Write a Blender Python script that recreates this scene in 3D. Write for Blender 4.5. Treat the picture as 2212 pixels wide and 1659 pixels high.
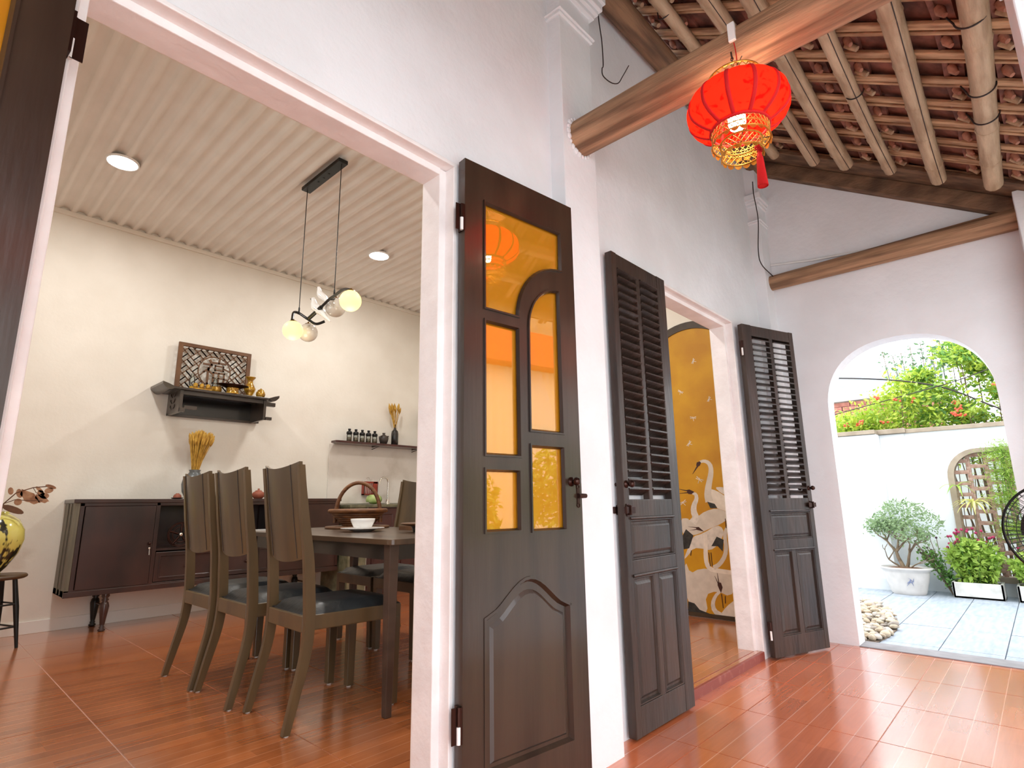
import bpy, bmesh, math, random
from math import sin, cos, pi, sqrt, radians
from mathutils import Vector, Matrix
from mathutils.geometry import tessellate_polygon
random.seed(7)
D = bpy.data
scn = bpy.context.scene
COL = scn.collection
for o in list(D.objects): D.objects.remove(o, do_unlink=True)

# ------------------------------------------------------------------ camera
cam = D.objects.new('camera', D.cameras.new('camera'))
COL.objects.link(cam)
yaw, pit, rol = 0.7482, 0.2098, 0.0131
fw = Vector((cos(yaw)*cos(pit), sin(yaw)*cos(pit), sin(pit)))
rt = Vector((sin(yaw), -cos(yaw), 0))
dn = fw.cross(rt)
r2 = cos(rol)*rt + sin(rol)*dn
d2 = -sin(rol)*rt + cos(rol)*dn
m = Matrix((r2, -d2, -fw)).transposed().to_4x4()
m.translation = Vector((0, 0, 0.9117))
cam.matrix_world = m
cam.data.sensor_width = 36
cam.data.lens = 36*1210.5/2212
cam.data.clip_start = 0.02
scn.camera = cam

# ------------------------------------------------------------------ sky, sun, exposure
W = D.worlds.new('sky'); scn.world = W; W.use_nodes = True
nt = W.node_tree
bg = nt.nodes['Background']
bg.inputs[0].default_value = (0.90, 0.95, 1.0, 1)
bg.inputs[1].default_value = 5.0
sl = D.lights.new('sun', 'SUN'); sl.energy = .35; sl.angle = radians(25); sl.color = (1, .97, .92)
so = D.objects.new('sun', sl); COL.objects.link(so); so.rotation_euler = (radians(38), radians(14), 0)
vs = scn.view_settings
vs.view_transform = 'Standard'; vs.look = 'None'; vs.exposure = 0.0; vs.gamma = 1.0
vs.use_curve_mapping = False
try:
    scn.cycles.use_denoising = True
    scn.cycles.max_bounces = 10; scn.cycles.diffuse_bounces = 5; scn.cycles.glossy_bounces = 4
    scn.cycles.transparent_max_bounces = 12; scn.cycles.transmission_bounces = 8
    scn.cycles.caustics_reflective = False; scn.cycles.caustics_refractive = False
    scn.cycles.sample_clamp_indirect = 6.0
except Exception: pass

# ------------------------------------------------------------------ materials
def lin(c):
    return tuple(((v/255)/12.92 if v/255 <= .04045 else ((v/255+.055)/1.055)**2.4) for v in c) + (1,)

def M(name, c1, c2=None, scale=6, stretch=(1,1,1), rough=.5, metal=0, bump=0, bscale=40, coat=0, spec=.5,
      detail=4, lo=.35, hi=.65, sss=0, world=False):
    mt = D.materials.new(name); mt.use_nodes = True
    n = mt.node_tree.nodes; l = mt.node_tree.links
    b = n['Principled BSDF']
    b.inputs['Base Color'].default_value = lin(c1)
    b.inputs['Roughness'].default_value = rough
    b.inputs['Metallic'].default_value = metal
    b.inputs['Specular IOR Level'].default_value = spec
    if coat: b.inputs['Coat Weight'].default_value = coat; b.inputs['Coat Roughness'].default_value = .12
    tc = mp = None
    if c2 is not None or bump:
        if world:
            g = n.new('ShaderNodeNewGeometry'); src = g.outputs['Position']
        else:
            tc = n.new('ShaderNodeTexCoord'); src = tc.outputs['Object']
        mp = n.new('ShaderNodeMapping'); mp.inputs['Scale'].default_value = stretch
        l.new(src, mp.inputs['Vector'])
    if c2 is not None:
        nz = n.new('ShaderNodeTexNoise'); nz.inputs['Scale'].default_value = scale; nz.inputs['Detail'].default_value = detail
        l.new(mp.outputs[0], nz.inputs['Vector'])
        rp = n.new('ShaderNodeValToRGB')
        rp.color_ramp.elements[0].position = lo; rp.color_ramp.elements[0].color = lin(c1)
        rp.color_ramp.elements[1].position = hi; rp.color_ramp.elements[1].color = lin(c2)
        l.new(nz.outputs['Fac'], rp.inputs[0]); l.new(rp.outputs[0], b.inputs['Base Color'])
    if bump:
        nb = n.new('ShaderNodeTexNoise'); nb.inputs['Scale'].default_value = bscale; nb.inputs['Detail'].default_value = 5
        l.new(mp.outputs[0], nb.inputs['Vector'])
        bp = n.new('ShaderNodeBump'); bp.inputs['Strength'].default_value = bump; bp.inputs['Distance'].default_value = .01
        l.new(nb.outputs['Fac'], bp.inputs['Height']); l.new(bp.outputs[0], b.inputs['Normal'])
    return mt

def EM(name, c, s):
    mt = D.materials.new(name); mt.use_nodes = True
    b = mt.node_tree.nodes['Principled BSDF']
    b.inputs['Base Color'].default_value = lin(c); b.inputs['Emission Color'].default_value = lin(c)
    b.inputs['Emission Strength'].default_value = s
    return mt

def GLASS(name, tint, boost=.06, rough=.0, k=1.0):
    mt = D.materials.new(name); mt.use_nodes = True
    n = mt.node_tree.nodes; l = mt.node_tree.links
    n.remove(n['Principled BSDF'])
    t = n.new('ShaderNodeBsdfTransparent'); t.inputs[0].default_value = tint + (1,)
    g = n.new('ShaderNodeBsdfGlossy'); g.inputs['Roughness'].default_value = rough
    f = n.new('ShaderNodeFresnel'); f.inputs[0].default_value = 1.5
    ma = n.new('ShaderNodeMath'); ma.operation = 'MULTIPLY_ADD'; ma.inputs[1].default_value = k; ma.inputs[2].default_value = boost
    l.new(f.outputs[0], ma.inputs[0])
    mx = n.new('ShaderNodeMixShader'); l.new(ma.outputs[0], mx.inputs[0]); l.new(t.outputs[0], mx.inputs[1]); l.new(g.outputs[0], mx.inputs[2])
    l.new(mx.outputs[0], n['Material Output'].inputs[0])
    return mt, g

def tile_material(name, base, dark, line, pitch, y0, rough, x_tile=.5):
    """glazed wood-print tile: printed planks along x with thin pale printed lines"""
    mt = D.materials.new(name); mt.use_nodes = True
    n = mt.node_tree.nodes; l = mt.node_tree.links; b = n['Principled BSDF']
    g = n.new('ShaderNodeNewGeometry'); sp = n.new('ShaderNodeSeparateXYZ'); l.new(g.outputs['Position'], sp.inputs[0])
    def math_(op, a, bb=None, c=None):
        q = n.new('ShaderNodeMath'); q.operation = op
        for i, v in enumerate((a, bb, c)):
            if v is None: continue
            if isinstance(v, (int, float)): q.inputs[i].default_value = v
            else: l.new(v, q.inputs[i])
        return q.outputs[0]
    ys = math_('DIVIDE', math_('SUBTRACT', sp.outputs['Y'], y0), pitch)
    row = math_('FLOOR', ys); fr = math_('FRACT', ys)
    ln = math_('ADD', math_('LESS_THAN', fr, .022), math_('GREATER_THAN', fr, .978))
    col = math_('FLOOR', math_('DIVIDE', sp.outputs['X'], x_tile))
    cv = n.new('ShaderNodeCombineXYZ'); l.new(row, cv.inputs[0]); l.new(col, cv.inputs[1])
    wn = n.new('ShaderNodeTexWhiteNoise'); l.new(cv.outputs[0], wn.inputs['Vector'])
    # grain
    off = n.new('ShaderNodeCombineXYZ'); l.new(math_('MULTIPLY', sp.outputs['X'], 3.0), off.inputs[0])
    l.new(math_('MULTIPLY', sp.outputs['Y'], 38.0), off.inputs[1]); l.new(math_('MULTIPLY', row, 7.3), off.inputs[2])
    nz = n.new('ShaderNodeTexNoise'); nz.inputs['Scale'].default_value = 1.6; nz.inputs['Detail'].default_value = 5; nz.inputs['Distortion'].default_value = .8
    l.new(off.outputs[0], nz.inputs['Vector'])
    f1 = math_('MULTIPLY_ADD', wn.outputs['Value'], .45, math_('MULTIPLY_ADD', nz.outputs['Fac'], .7, -.25))
    f1 = math_('MAXIMUM', math_('MINIMUM', f1, 1.0), 0.0)
    mx = n.new('ShaderNodeMix'); mx.data_type = 'RGBA'
    l.new(f1, mx.inputs[0]); mx.inputs[6].default_value = lin(base); mx.inputs[7].default_value = lin(dark)
    m2 = n.new('ShaderNodeMix'); m2.data_type = 'RGBA'
    l.new(math_('MULTIPLY', ln, .6), m2.inputs[0]); l.new(mx.outputs[2], m2.inputs[6]); m2.inputs[7].default_value = lin(line)
    l.new(m2.outputs[2], b.inputs['Base Color'])
    b.inputs['Roughness'].default_value = rough
    nr = n.new('ShaderNodeTexNoise'); nr.inputs['Scale'].default_value = 2.2; nr.inputs['Detail'].default_value = 3
    l.new(g.outputs['Position'], nr.inputs['Vector'])
    l.new(math_('MULTIPLY_ADD', nr.outputs['Fac'], .14, rough-.07), b.inputs['Roughness'])
    b.inputs['Specular IOR Level'].default_value = .55
    b.inputs['Coat Weight'].default_value = .9; b.inputs['Coat IOR'].default_value = 1.85; b.inputs['Coat Roughness'].default_value = rough*1.25
    return mt

m_wall = M('white_plaster', (240,242,245), (230,231,233), scale=2.5, rough=.75, bump=.25, bscale=28, world=True)
m_wall_in = M('cream_plaster', (238,234,224), (231,226,215), scale=3, rough=.8, bump=.12, bscale=40, world=True)
m_base = M('white_baseboard', (240,238,232), rough=.4)
m_frame = M('white_gloss_paint', (244,240,239), (234,229,228), scale=9, rough=.45, bump=.35, bscale=22, world=True)
m_grout = M('pale_grout', (232,200,184), rough=.7)
m_tileV = tile_material('veranda_tile', (212,116,72), (160,78,44), (234,176,150), .5/6, .11, .17)
m_tileD = tile_material('dining_tile', (196,116,66), (136,74,38), (226,160,118), .5/8, .0, .17)
m_iron = M('corrugated_sheet', (234,229,222), (226,220,212), scale=3, rough=.38)
m_dark = M('dark_stained_wood', (40,27,20), (60,44,33), scale=9, stretch=(1,1,.12), rough=.3, coat=.35, bump=.08, bscale=60)
m_darkw = M('worn_dark_wood', (36,25,19), (62,45,35), scale=12, stretch=(1,1,.15), rough=.42, coat=.10, bump=.25, bscale=50)
m_chair = M('brown_chair_wood', (66,52,33), (92,72,45), scale=9, stretch=(1,1,.15), rough=.36, coat=.25)
m_chair2 = M('dark_table_wood', (52,38,32), (78,60,50), scale=9, stretch=(.2,1,1), rough=.35, coat=.2)
m_ttop = M('table_top_wood', (92,72,54), (60,45,34), scale=7, stretch=(1,.12,1), rough=.3, coat=.3)
m_leather = M('black_leather', (30,33,36), (44,48,50), scale=14, rough=.38, bump=.3, bscale=25)
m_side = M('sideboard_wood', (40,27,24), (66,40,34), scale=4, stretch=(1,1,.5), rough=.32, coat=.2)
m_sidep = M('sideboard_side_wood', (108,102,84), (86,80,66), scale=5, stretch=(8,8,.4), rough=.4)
m_black = M('black_metal', (18,18,17), rough=.35, metal=.3)
m_blackw = M('black_lacquer', (16,12,11), (26,18,15), scale=5, rough=.22, coat=.4)
m_chrome = M('chrome', (225,222,215), rough=.12, metal=1)
m_brass = M('aged_brass', (150,112,52), rough=.35, metal=.9)
m_bronze = M('dark_bronze', (62,40,34), rough=.3, metal=.8)
m_beam = M('weathered_timber', (186,146,112), (116,86,62), scale=6, stretch=(5,.35,5), rough=.7, bump=.5, bscale=30, world=True)
m_beam2 = M('dark_weathered_timber', (138,106,80), (88,66,50), scale=5, stretch=(4,1,2), rough=.8, bump=.5, bscale=30, world=True)
m_plate = M('wall_plate_timber', (150,114,84), (96,72,54), scale=5, stretch=(.5,5,5), rough=.8, bump=.4, bscale=30, world=True)
m_bamboo = M('bamboo_culm', (206,180,148), (166,138,108), scale=4, stretch=(1,6,6), rough=.6, bump=.3, bscale=30, world=True)
m_lath = M('old_lath', (220,184,144), (150,112,82), scale=4, stretch=(8,1.2,2), rough=.7, bump=.3, bscale=30, world=True)
m_rtile = M('clay_roof_tile', (152,100,84), (90,58,50), scale=9, rough=.85, bump=.5, bscale=25, world=True)
m_nib = M('mortar_lump', (196,144,120), (160,112,92), scale=25, rough=.9, bump=.5, bscale=50, world=True)
m_wire = M('dark_wire', (46,36,34), rough=.6)
m_white = M('white_porcelain', (245,244,242), rough=.15, coat=.3)
m_plastic = M('white_plastic', (240,240,238), rough=.35)
m_glide = M('grey_glide', (200,200,196), rough=.4)
m_amber = D.materials.new('amber_glass'); m_amber.use_nodes = True
_n = m_amber.node_tree.nodes; _l = m_amber.node_tree.links; _n.remove(_n['Principled BSDF'])
_t = _n.new('ShaderNodeBsdfTransparent'); _t.inputs[0].default_value = (.95,.52,.08,1)
_d = _n.new('ShaderNodeBsdfDiffuse'); _d.inputs[0].default_value = lin((250,168,44))
_g = _n.new('ShaderNodeBsdfGlossy'); _g.inputs[0].default_value = (1,.62,.22,1); _g.inputs['Roughness'].default_value = .015
_g2 = _n.new('ShaderNodeBsdfGlossy'); _g2.inputs['Roughness'].default_value = .01
_m1 = _n.new('ShaderNodeMixShader'); _m1.inputs[0].default_value = .62; _l.new(_t.outputs[0], _m1.inputs[1]); _l.new(_d.outputs[0], _m1.inputs[2])
_m2 = _n.new('ShaderNodeMixShader'); _m2.inputs[0].default_value = .26; _l.new(_m1.outputs[0], _m2.inputs[1]); _l.new(_g.outputs[0], _m2.inputs[2])
_f = _n.new('ShaderNodeFresnel'); _f.inputs[0].default_value = 1.5
_m3 = _n.new('ShaderNodeMixShader'); _l.new(_f.outputs[0], _m3.inputs[0]); _l.new(_m2.outputs[0], _m3.inputs[1]); _l.new(_g2.outputs[0], _m3.inputs[2])
_l.new(_m3.outputs[0], _n['Material Output'].inputs[0])
m_clear, _ = GLASS('clear_glass', (.86,.9,.88), boost=.03)

# ------------------------------------------------------------------ mesh helpers
class B:
    def __init__(s): s.v=[]; s.f=[]; s.mi=[]; s.sm=[]
    def add(s, vs, fs, mi=0, smooth=False, X=None):
        k = len(s.v)
        if X is not None: vs = [X @ Vector(q) for q in vs]
        s.v += [tuple(q) for q in vs]
        for f in fs: s.f.append(tuple(i+k for i in f)); s.mi.append(mi); s.sm.append(smooth)
        return s
    def box(s, a, b, mi=0, X=None):
        (x0,y0,z0),(x1,y1,z1) = a, b
        vs = [(x0,y0,z0),(x1,y0,z0),(x1,y1,z0),(x0,y1,z0),(x0,y0,z1),(x1,y0,z1),(x1,y1,z1),(x0,y1,z1)]
        return s.add(vs, [(0,3,2,1),(4,5,6,7),(0,1,5,4),(1,2,6,5),(2,3,7,6),(3,0,4,7)], mi, False, X)
    def frust(s, a, b, t, mi=0, axis=2):
        """box a..b whose far end (max of axis) shrinks by t on every side"""
        (x0,y0,z0),(x1,y1,z1) = a, b
        k = len(s.v); s.box(a, b, mi)
        cx = [(x0+x1)/2,(y0+y1)/2,(z0+z1)/2]
        hi = (x1,y1,z1)[axis]
        for i in range(k, k+8):
            p = list(s.v[i])
            if abs(p[axis]-hi) < 1e-9:
                for d in range(3):
                    if d != axis: p[d] += t if p[d] < cx[d] else -t
                s.v[i] = tuple(p)
        return s
    def tube(s, P, r, n=10, mi=0, cap=True, closed=False, X=None, flat=1.0, up=None):
        P = [Vector(p) for p in P]; m_ = len(P)
        rs = r if isinstance(r, (list, tuple)) else [r]*m_
        vs = []; fs = []
        prev = None
        for i, p in enumerate(P):
            if closed: t = P[(i+1) % m_] - P[i-1]
            else: t = P[min(i+1, m_-1)] - P[max(i-1, 0)]
            t = t.normalized() if t.length > 1e-9 else Vector((0,0,1))
            if up is not None: u = Vector(up) - t*t.dot(Vector(up))
            elif prev is None:
                u = Vector((0,0,1)) if abs(t.z) < .9 else Vector((1,0,0)); u = u - t*t.dot(u)
            else: u = prev - t*t.dot(prev)
            if u.length < 1e-6: u = t.orthogonal()
            u.normalize(); prev = u; w = t.cross(u)
            for j in range(n):
                a = 2*pi*j/n
                vs.append(p + (u*cos(a)*flat + w*sin(a))*rs[i])
        for i in range(m_ if closed else m_-1):
            i2 = (i+1) % m_
            for j in range(n):
                j2 = (j+1) % n
                fs.append((i*n+j, i*n+j2, i2*n+j2, i2*n+j))
        s.add(vs, fs, mi, True, X)
        if cap and not closed:
            s.add([vs[j] for j in range(n)], [tuple(range(n))[::-1]], mi, False, X)
            s.add([vs[(m_-1)*n+j] for j in range(n)], [tuple(range(n))], mi, False, X)
        return s
    def lathe(s, prof, c=(0,0,0), n=24, mi=0, X=None, sq=(1,1)):
        vs = []; fs = []
        for r, z in prof:
            for j in range(n):
                a = 2*pi*j/n; vs.append((c[0]+r*cos(a)*sq[0], c[1]+r*sin(a)*sq[1], c[2]+z))
        for i in range(len(prof)-1):
            for j in range(n):
                j2 = (j+1) % n; fs.append((i*n+j, i*n+j2, (i+1)*n+j2, (i+1)*n+j))
        s.add(vs, fs, mi, True, X)
        if prof[0][0] > 1e-4: s.add(vs[:n], [tuple(range(n))[::-1]], mi, False, X)
        if prof[-1][0] > 1e-4: s.add(vs[-n:], [tuple(range(n))], mi, False, X)
        return s
    def sphere(s, c, r, n=16, mi=0, X=None, sq=(1,1,1)):
        k = max(6, n//2); vs = []; fs = []
        for i in range(k+1):
            t = pi*i/k
            for j in range(n):
                a = 2*pi*j/n; vs.append((c[0]+r*sin(t)*cos(a)*sq[0], c[1]+r*sin(t)*sin(a)*sq[1], c[2]-r*cos(t)*sq[2]))
        for i in range(k):
            for j in range(n):
                j2 = (j+1) % n; fs.append((i*n+j, i*n+j2, (i+1)*n+j2, (i+1)*n+j))
        return s.add(vs, fs, mi, True, X)
    def prism(s, outer, d0, d1, plane='xz', holes=(), mi=0, X=None):
        """polygon (2-D loops) extruded between depths d0..d1 along the axis normal to the plane"""
        loops = [list(outer)] + [list(h) for h in holes]
        tris = tessellate_polygon([[Vector((a, b, 0)) for a, b in lp] for lp in loops])
        flat = [p for lp in loops for p in lp]
        def V(p, d):
            if plane == 'xz': return (p[0], d, p[1])
            if plane == 'yz': return (d, p[0], p[1])
            return (p[0], p[1], d)
        N = len(flat)
        vs = [V(p, d0) for p in flat] + [V(p, d1) for p in flat]
        fs = [tuple(t) for t in tris] + [tuple(i+N for i in reversed(t)) for t in tris]
        k = 0
        for lp in loops:
            n_ = len(lp)
            for i in range(n_):
                j = (i+1) % n_; fs.append((k+i, k+j, k+j+N, k+i+N))
            k += n_
        return s.add(vs, fs, mi, False, X)
    def build(s, name, mats, parent=None, bev=0, fix=True, loc=None, rot=None):
        me = D.meshes.new(name); me.from_pydata(s.v, [], s.f)
        if not isinstance(mats, (list, tuple)): mats = [mats]
        for q in mats: me.materials.append(q)
        me.polygons.foreach_set('material_index', s.mi)
        me.polygons.foreach_set('use_smooth', s.sm)
        if fix:
            bm = bmesh.new(); bm.from_mesh(me); bmesh.ops.recalc_face_normals(bm, faces=bm.faces); bm.to_mesh(me); bm.free()
        me.update()
        o = D.objects.new(name, me); COL.objects.link(o)
        if parent is not None: o.parent = parent
        if loc: o.location = loc
        if rot: o.rotation_euler = rot
        if bev:
            md = o.modifiers.new('bevel', 'BEVEL'); md.width = bev; md.segments = 2; md.limit_method = 'ANGLE'; md.angle_limit = radians(50)
        return o

def thing(name, label, cat, loc=(0,0,0), rz=0, group=None):
    o = D.objects.new(name, None); COL.objects.link(o); o.empty_display_size = .05
    o.location = loc; o.rotation_euler = (0, 0, rz)
    o['label'] = label; o['category'] = cat
    if group: o['group'] = group
    return o
def tag(o, label, cat, group=None):
    o['label'] = label; o['category'] = cat
    if group: o['group'] = group
    return o
def struct(o, label=None):
    o['kind'] = 'structure'
    if label: o['label'] = label
    return o
def sroot(name, loc=(0,0,0), rz=0, label=None):
    o = D.objects.new(name, None); COL.objects.link(o); o.empty_display_size = .05
    o.location = loc; o.rotation_euler = (0, 0, rz)
    return struct(o, label)
KIDS = {}
def dup(o, parent=None, loc=None, rz=None, label=None, group=None):
    c = o.copy(); COL.objects.link(c)
    if parent is not None: c.parent = parent
    if loc is not None: c.location = loc
    if rz is not None: c.rotation_euler = (0, 0, rz)
    if label: c['label'] = label
    if group: c['group'] = group
    for ch in [q for q in D.objects if q.parent == o]: dup(ch, c)
    return c
def inst(name, mesh, parent, loc, rot=(0,0,0), scale=None):
    o = D.objects.new(name, mesh); COL.objects.link(o); o.parent = parent; o.location = loc; o.rotation_euler = rot
    if scale: o.scale = scale
    return o
def RZ(a, loc=(0,0,0)): return Matrix.Translation(Vector(loc)) @ Matrix.Rotation(a, 4, 'Z')
def lerp(a, b, t): return a + (b-a)*t

# ================================================================== the setting
YF = 1.342; YI = 1.478; XE = 4.275; YB = 5.45; ZD = .046; ZC = 3.275
def ZR(y, off=0): return 3.54 + off - .64*(YF - y)
SA = math.atan(.64)

# facade wall with two door openings (outer rebate + inner reveal)
b = B()
def slab(y0, y1, o1, o2, h1, h2, top):
    b.box((-2.0,y0,-.1),(o1[0],y1,top)); b.box((o1[0],y0,h1),(o1[1],y1,top))
    b.box((o1[1],y0,-.1),(o2[0],y1,top)); b.box((o2[0],y0,h2),(o2[1],y1,top)); b.box((o2[1],y0,-.1),(4.3,y1,top))
slab(YF, 1.387, (.108,1.162), (2.575,3.582), 2.072, 2.062, 3.53)
slab(1.387, YI, (.127,1.135), (2.60,3.552), 2.048, 2.040, 3.56)
struct(b.build('wall_front', m_wall))
# painted door linings, standing just proud of the plaster
b = B()
for (x0,x1,z1,xa,xb,z2) in ((.108,1.162,2.072,.127,1.135,2.048),(2.575,3.582,2.062,2.60,3.552,2.040)):
    b.box((x1-.003,YF-.003,0),(x1+.012,1.388,z1-.003)); b.box((x0-.012,YF-.003,z1-.003),(x1+.012,1.388,z1+.012))
    b.box((x0-.012,YF-.003,0),(x0+.003,1.388,z1-.003))
    b.box((xb-.003,1.383,0.0),(xb+.03,YI,z2+.02)); b.box((xa,1.383,z2-.003),(xb,YI,z2+.03)); b.box((xa-.02,1.383,0),(xa+.003,YI,z2+.02))
struct(b.build('trim_1', m_frame, bev=.003))
# thresholds
b = B(); b.box((.108,YF-.004,-.02),(1.162,YI,ZD-.001)); b.box((2.575,YF-.004,-.02),(3.582,YI,ZD-.001))
struct(b.build('trim_2', M('dark_red_step', (136,62,50), (176,112,100), scale=18, rough=.4, world=True, lo=.55, hi=.8), bev=.003))

# end wall with arched opening
def arch(y0, y1, z0, rise, n=28, ex=2.3, base=-.1):
    c = (y0+y1)/2; h = (y1-y0)/2; P = [(y0, base)]
    for i in range(n+1):
        a = pi - pi*i/n
        P.append((c + h*math.copysign(abs(cos(a))**(2/ex), cos(a)), z0 + rise*abs(sin(a))**(2/ex)))
    P.append((y1, base)); return P
hole = arch(.111, 1.0, 1.50, .445)
b = B()
outer = [(-.3,-.1)] + hole[::1] + [(1.342,-.1),(1.342,ZR(1.342)),(-.3,ZR(-.3))]
b.prism(outer, XE, XE+.15, 'yz')
struct(b.build('wall_right', m_wall))
b = B(); hin = [((y-.5555)*.997+.5555, z-.001) for y, z in hole]
b.prism(hole[:] + hin[::-1], XE+.004, XE+.146, 'yz')
# pilasters of the facade
def pilaster(name, x0, x1, y0, top, caps):
    b = B(); b.box((x0,y0,-.05),(x1,YF+.01,top))
    for z0, z1, p in caps: b.box((x0-p,y0-p,z0),(x1+p,YF+.01,z1))
    return struct(b.build(name, m_wall, bev=.004))
pilaster('trim_3', 1.712, 1.950, 1.270, 3.52, ((3.062,3.078,.010),(3.078,3.088,.018),(3.20,3.225,.02),(3.225,3.25,.035),(3.25,3.29,.05),(3.29,3.36,.062),(3.36,3.42,.08)))
pilaster('trim_4', 4.12, 4.28, 1.262, 3.47, ((2.955,2.972,.008),(2.972,2.982,.016),(3.10,3.12,.012),(3.12,3.14,.022),(3.14,3.19,.034)))
# outer pillars of the veranda
b = B(); b.box((1.72,-.36,-.1),(1.935,-.127,2.44)); b.box((1.705,-.375,2.30),(1.95,-.118,2.33)); struct(b.build('trim_5', m_wall, bev=.004))
b = B(); b.box((4.09,-.36,-.1),(4.29,-.122,2.62)); struct(b.build('trim_6', m_wall, bev=.004))
b = B(); b.box((-1.6,-.36,-.1),(-1.4,-.14,2.44)); struct(b.build('trim_7', m_wall, bev=.004))
b = B(); b.box((-2.1,-.36,-.1),(-2.0,YI,3.5)); struct(b.build('wall_left', m_wall))

# dining room
b = B(); b.box((-1.1,YB,-.1),(4.45,YB+.12,3.6)); struct(b.build('wall_back', m_wall_in))
b = B(); b.box((4.29,YI-.01,-.1),(4.41,YB+.01,3.6)); b.box((4.29,1.342,-.1),(4.41,YI,3.56)); struct(b.build('wall_east', m_wall_in))
b = B()
b.box((-1.1,YI,-.1),(-1.0,2.6,3.4)); b.box((-1.1,4.2,-.1),(-1.0,YB,3.4)); b.box((-1.1,2.6,-.1),(-1.0,4.2,1.0)); b.box((-1.1,2.6,2.2),(-1.0,4.2,3.4))
struct(b.build('wall_west', m_wall_in))
wf = b = B()
for y0, y1 in ((2.6,2.65),(4.15,4.2),(3.375,3.425)): b.box((-1.09,y0,1.0),(-1.01,y1,2.2))
for z0, z1 in ((1.0,1.05),(2.15,2.2)): b.box((-1.09,2.6,z0),(-1.01,4.2,z1))
w1 = sroot('window_1', (0,0,0)); b.build('window_frame', m_frame, w1); b = B(); b.box((-1.055,2.62,1.02),(-1.05,4.18,2.18)); b.build('window_pane', m_clear, w1)
# inner skin of the facade wall, room side
b = B()
for a, c_, z0, z1 in ((-1.0,.127,0,3.4),(.127,1.135,2.048,3.4),(1.135,2.60,0,3.4),(2.60,3.552,2.04,3.4),(3.552,4.29,0,3.4)):
    b.box((a,YI,z0),(c_,YI+.004,z1))
struct(b.build('wall_room_side', m_wall_in))
# corrugated sheet ceiling
b = B(); per = .1065; prof = []
x = -1.0; ph0 = 1.152 - per*20
n_ = int(5.3/per)+1
for i in range(n_):
    for t, z in ((0,0),(.22,0),(.30,.006),(.42,.020),(.52,.026),(.78,.026),(.88,.020),(.96,.006)):
        prof.append((ph0+(i+t)*per, ZC+z))
prof = [p for p in prof if -1.0 < p[0] < 4.29]
vs = [(x,YI,z) for x,z in prof] + [(x,YB,z) for x,z in prof]; N = len(prof)
b.add(vs, [(i,i+1,N+i+1,N+i) for i in range(N-1)], 0, True)
struct(b.build('ceiling', m_iron, fix=False))
b = B(); b.box((-1.05,YI,ZC+.05),(4.3,YB,ZC+.09)); struct(b.build('ceiling_backing', m_wall_in))
b = B(); b.box((-1.0,YB-.022,ZC-.036),(4.29,YB,ZC+.001)); struct(b.build('trim_8', m_wall_in, bev=.002))
b = B(); b.box((-1.0,YB-.012,ZD),(4.29,YB,ZD+.085)); struct(b.build('baseboard_back', m_base, bev=.002))
b = B(); b.box((4.278,2.42,ZD),(4.29,YB,ZD+.085)); struct(b.build('baseboard_right', m_base, bev=.002))

# floors: grout bed with glazed tiles laid one by one
def tiles(name, mesh, root, x0, x1, y0, y1, ox, oy, st, stag, z, clipx=None, clipy=None):
    i0 = math.floor((x0-ox)/st); i1 = math.ceil((x1-ox)/st)
    for i in range(i0, i1):
        off = stag(i)
        j0 = math.floor((y0-oy-off)/st); j1 = math.ceil((y1-oy-off)/st)
        for j in range(j0, j1):
            xa = max(ox+i*st, x0); xb = min(ox+(i+1)*st, x1); ya = max(oy+off+j*st, y0); yb = min(oy+off+(j+1)*st, y1)
            if xb-xa < .03 or yb-ya < .03: continue
            inst(name, mesh, root, ((xa+xb)/2,(ya+yb)/2,z), scale=((xb-xa-.0045)/.5,(yb-ya-.0045)/.5,1))
b = B(); b.box((-2.0,-.36,-.1),(XE+.0,YF,-.004)); fl = struct(b.build('floor', m_grout))
t_ = B().box((-.25,-.25,-.006),(.25,.25,0)); to = t_.build('floor_tile', m_tileV, fl, loc=(-1.75,1.09,0)); tmV = to.data
COL.objects.unlink(to); D.objects.remove(to)
tiles('floor_tile', tmV, fl, -2.0, XE, -.36, YF, .2, .11, .5, lambda i: 0, 0)
b = B(); b.box((-1.0,YI-.095,-.1),(4.29,YB,ZD-.004)); fl2 = struct(b.build('floor', m_grout))
to = B().box((-.25,-.25,-.006),(.25,.25,0)).build('floor_tile', m_tileD); tmD = to.data; COL.objects.unlink(to); D.objects.remove(to)
tiles('floor_tile', tmD, fl2, -1.0, 4.29, YI-.092, YB, .18, .0, .5, lambda i: .09 if i < 1 else (.0 if i % 2 == 1 else .25), ZD)

for x0, x1 in ((.11,1.16),(2.577,3.58)): tiles('floor_tile', tmD, fl2, x0, x1, YF+.010, YI-.094, .18, .0, .5, lambda i: .09 if i < 1 else (.0 if i % 2 == 1 else .25), ZD)
# ---------------------------------------------------------------- veranda roof
roof = sroot('roof', label='old lean-to roof of bamboo purlins, split laths and clay tiles')
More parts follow.
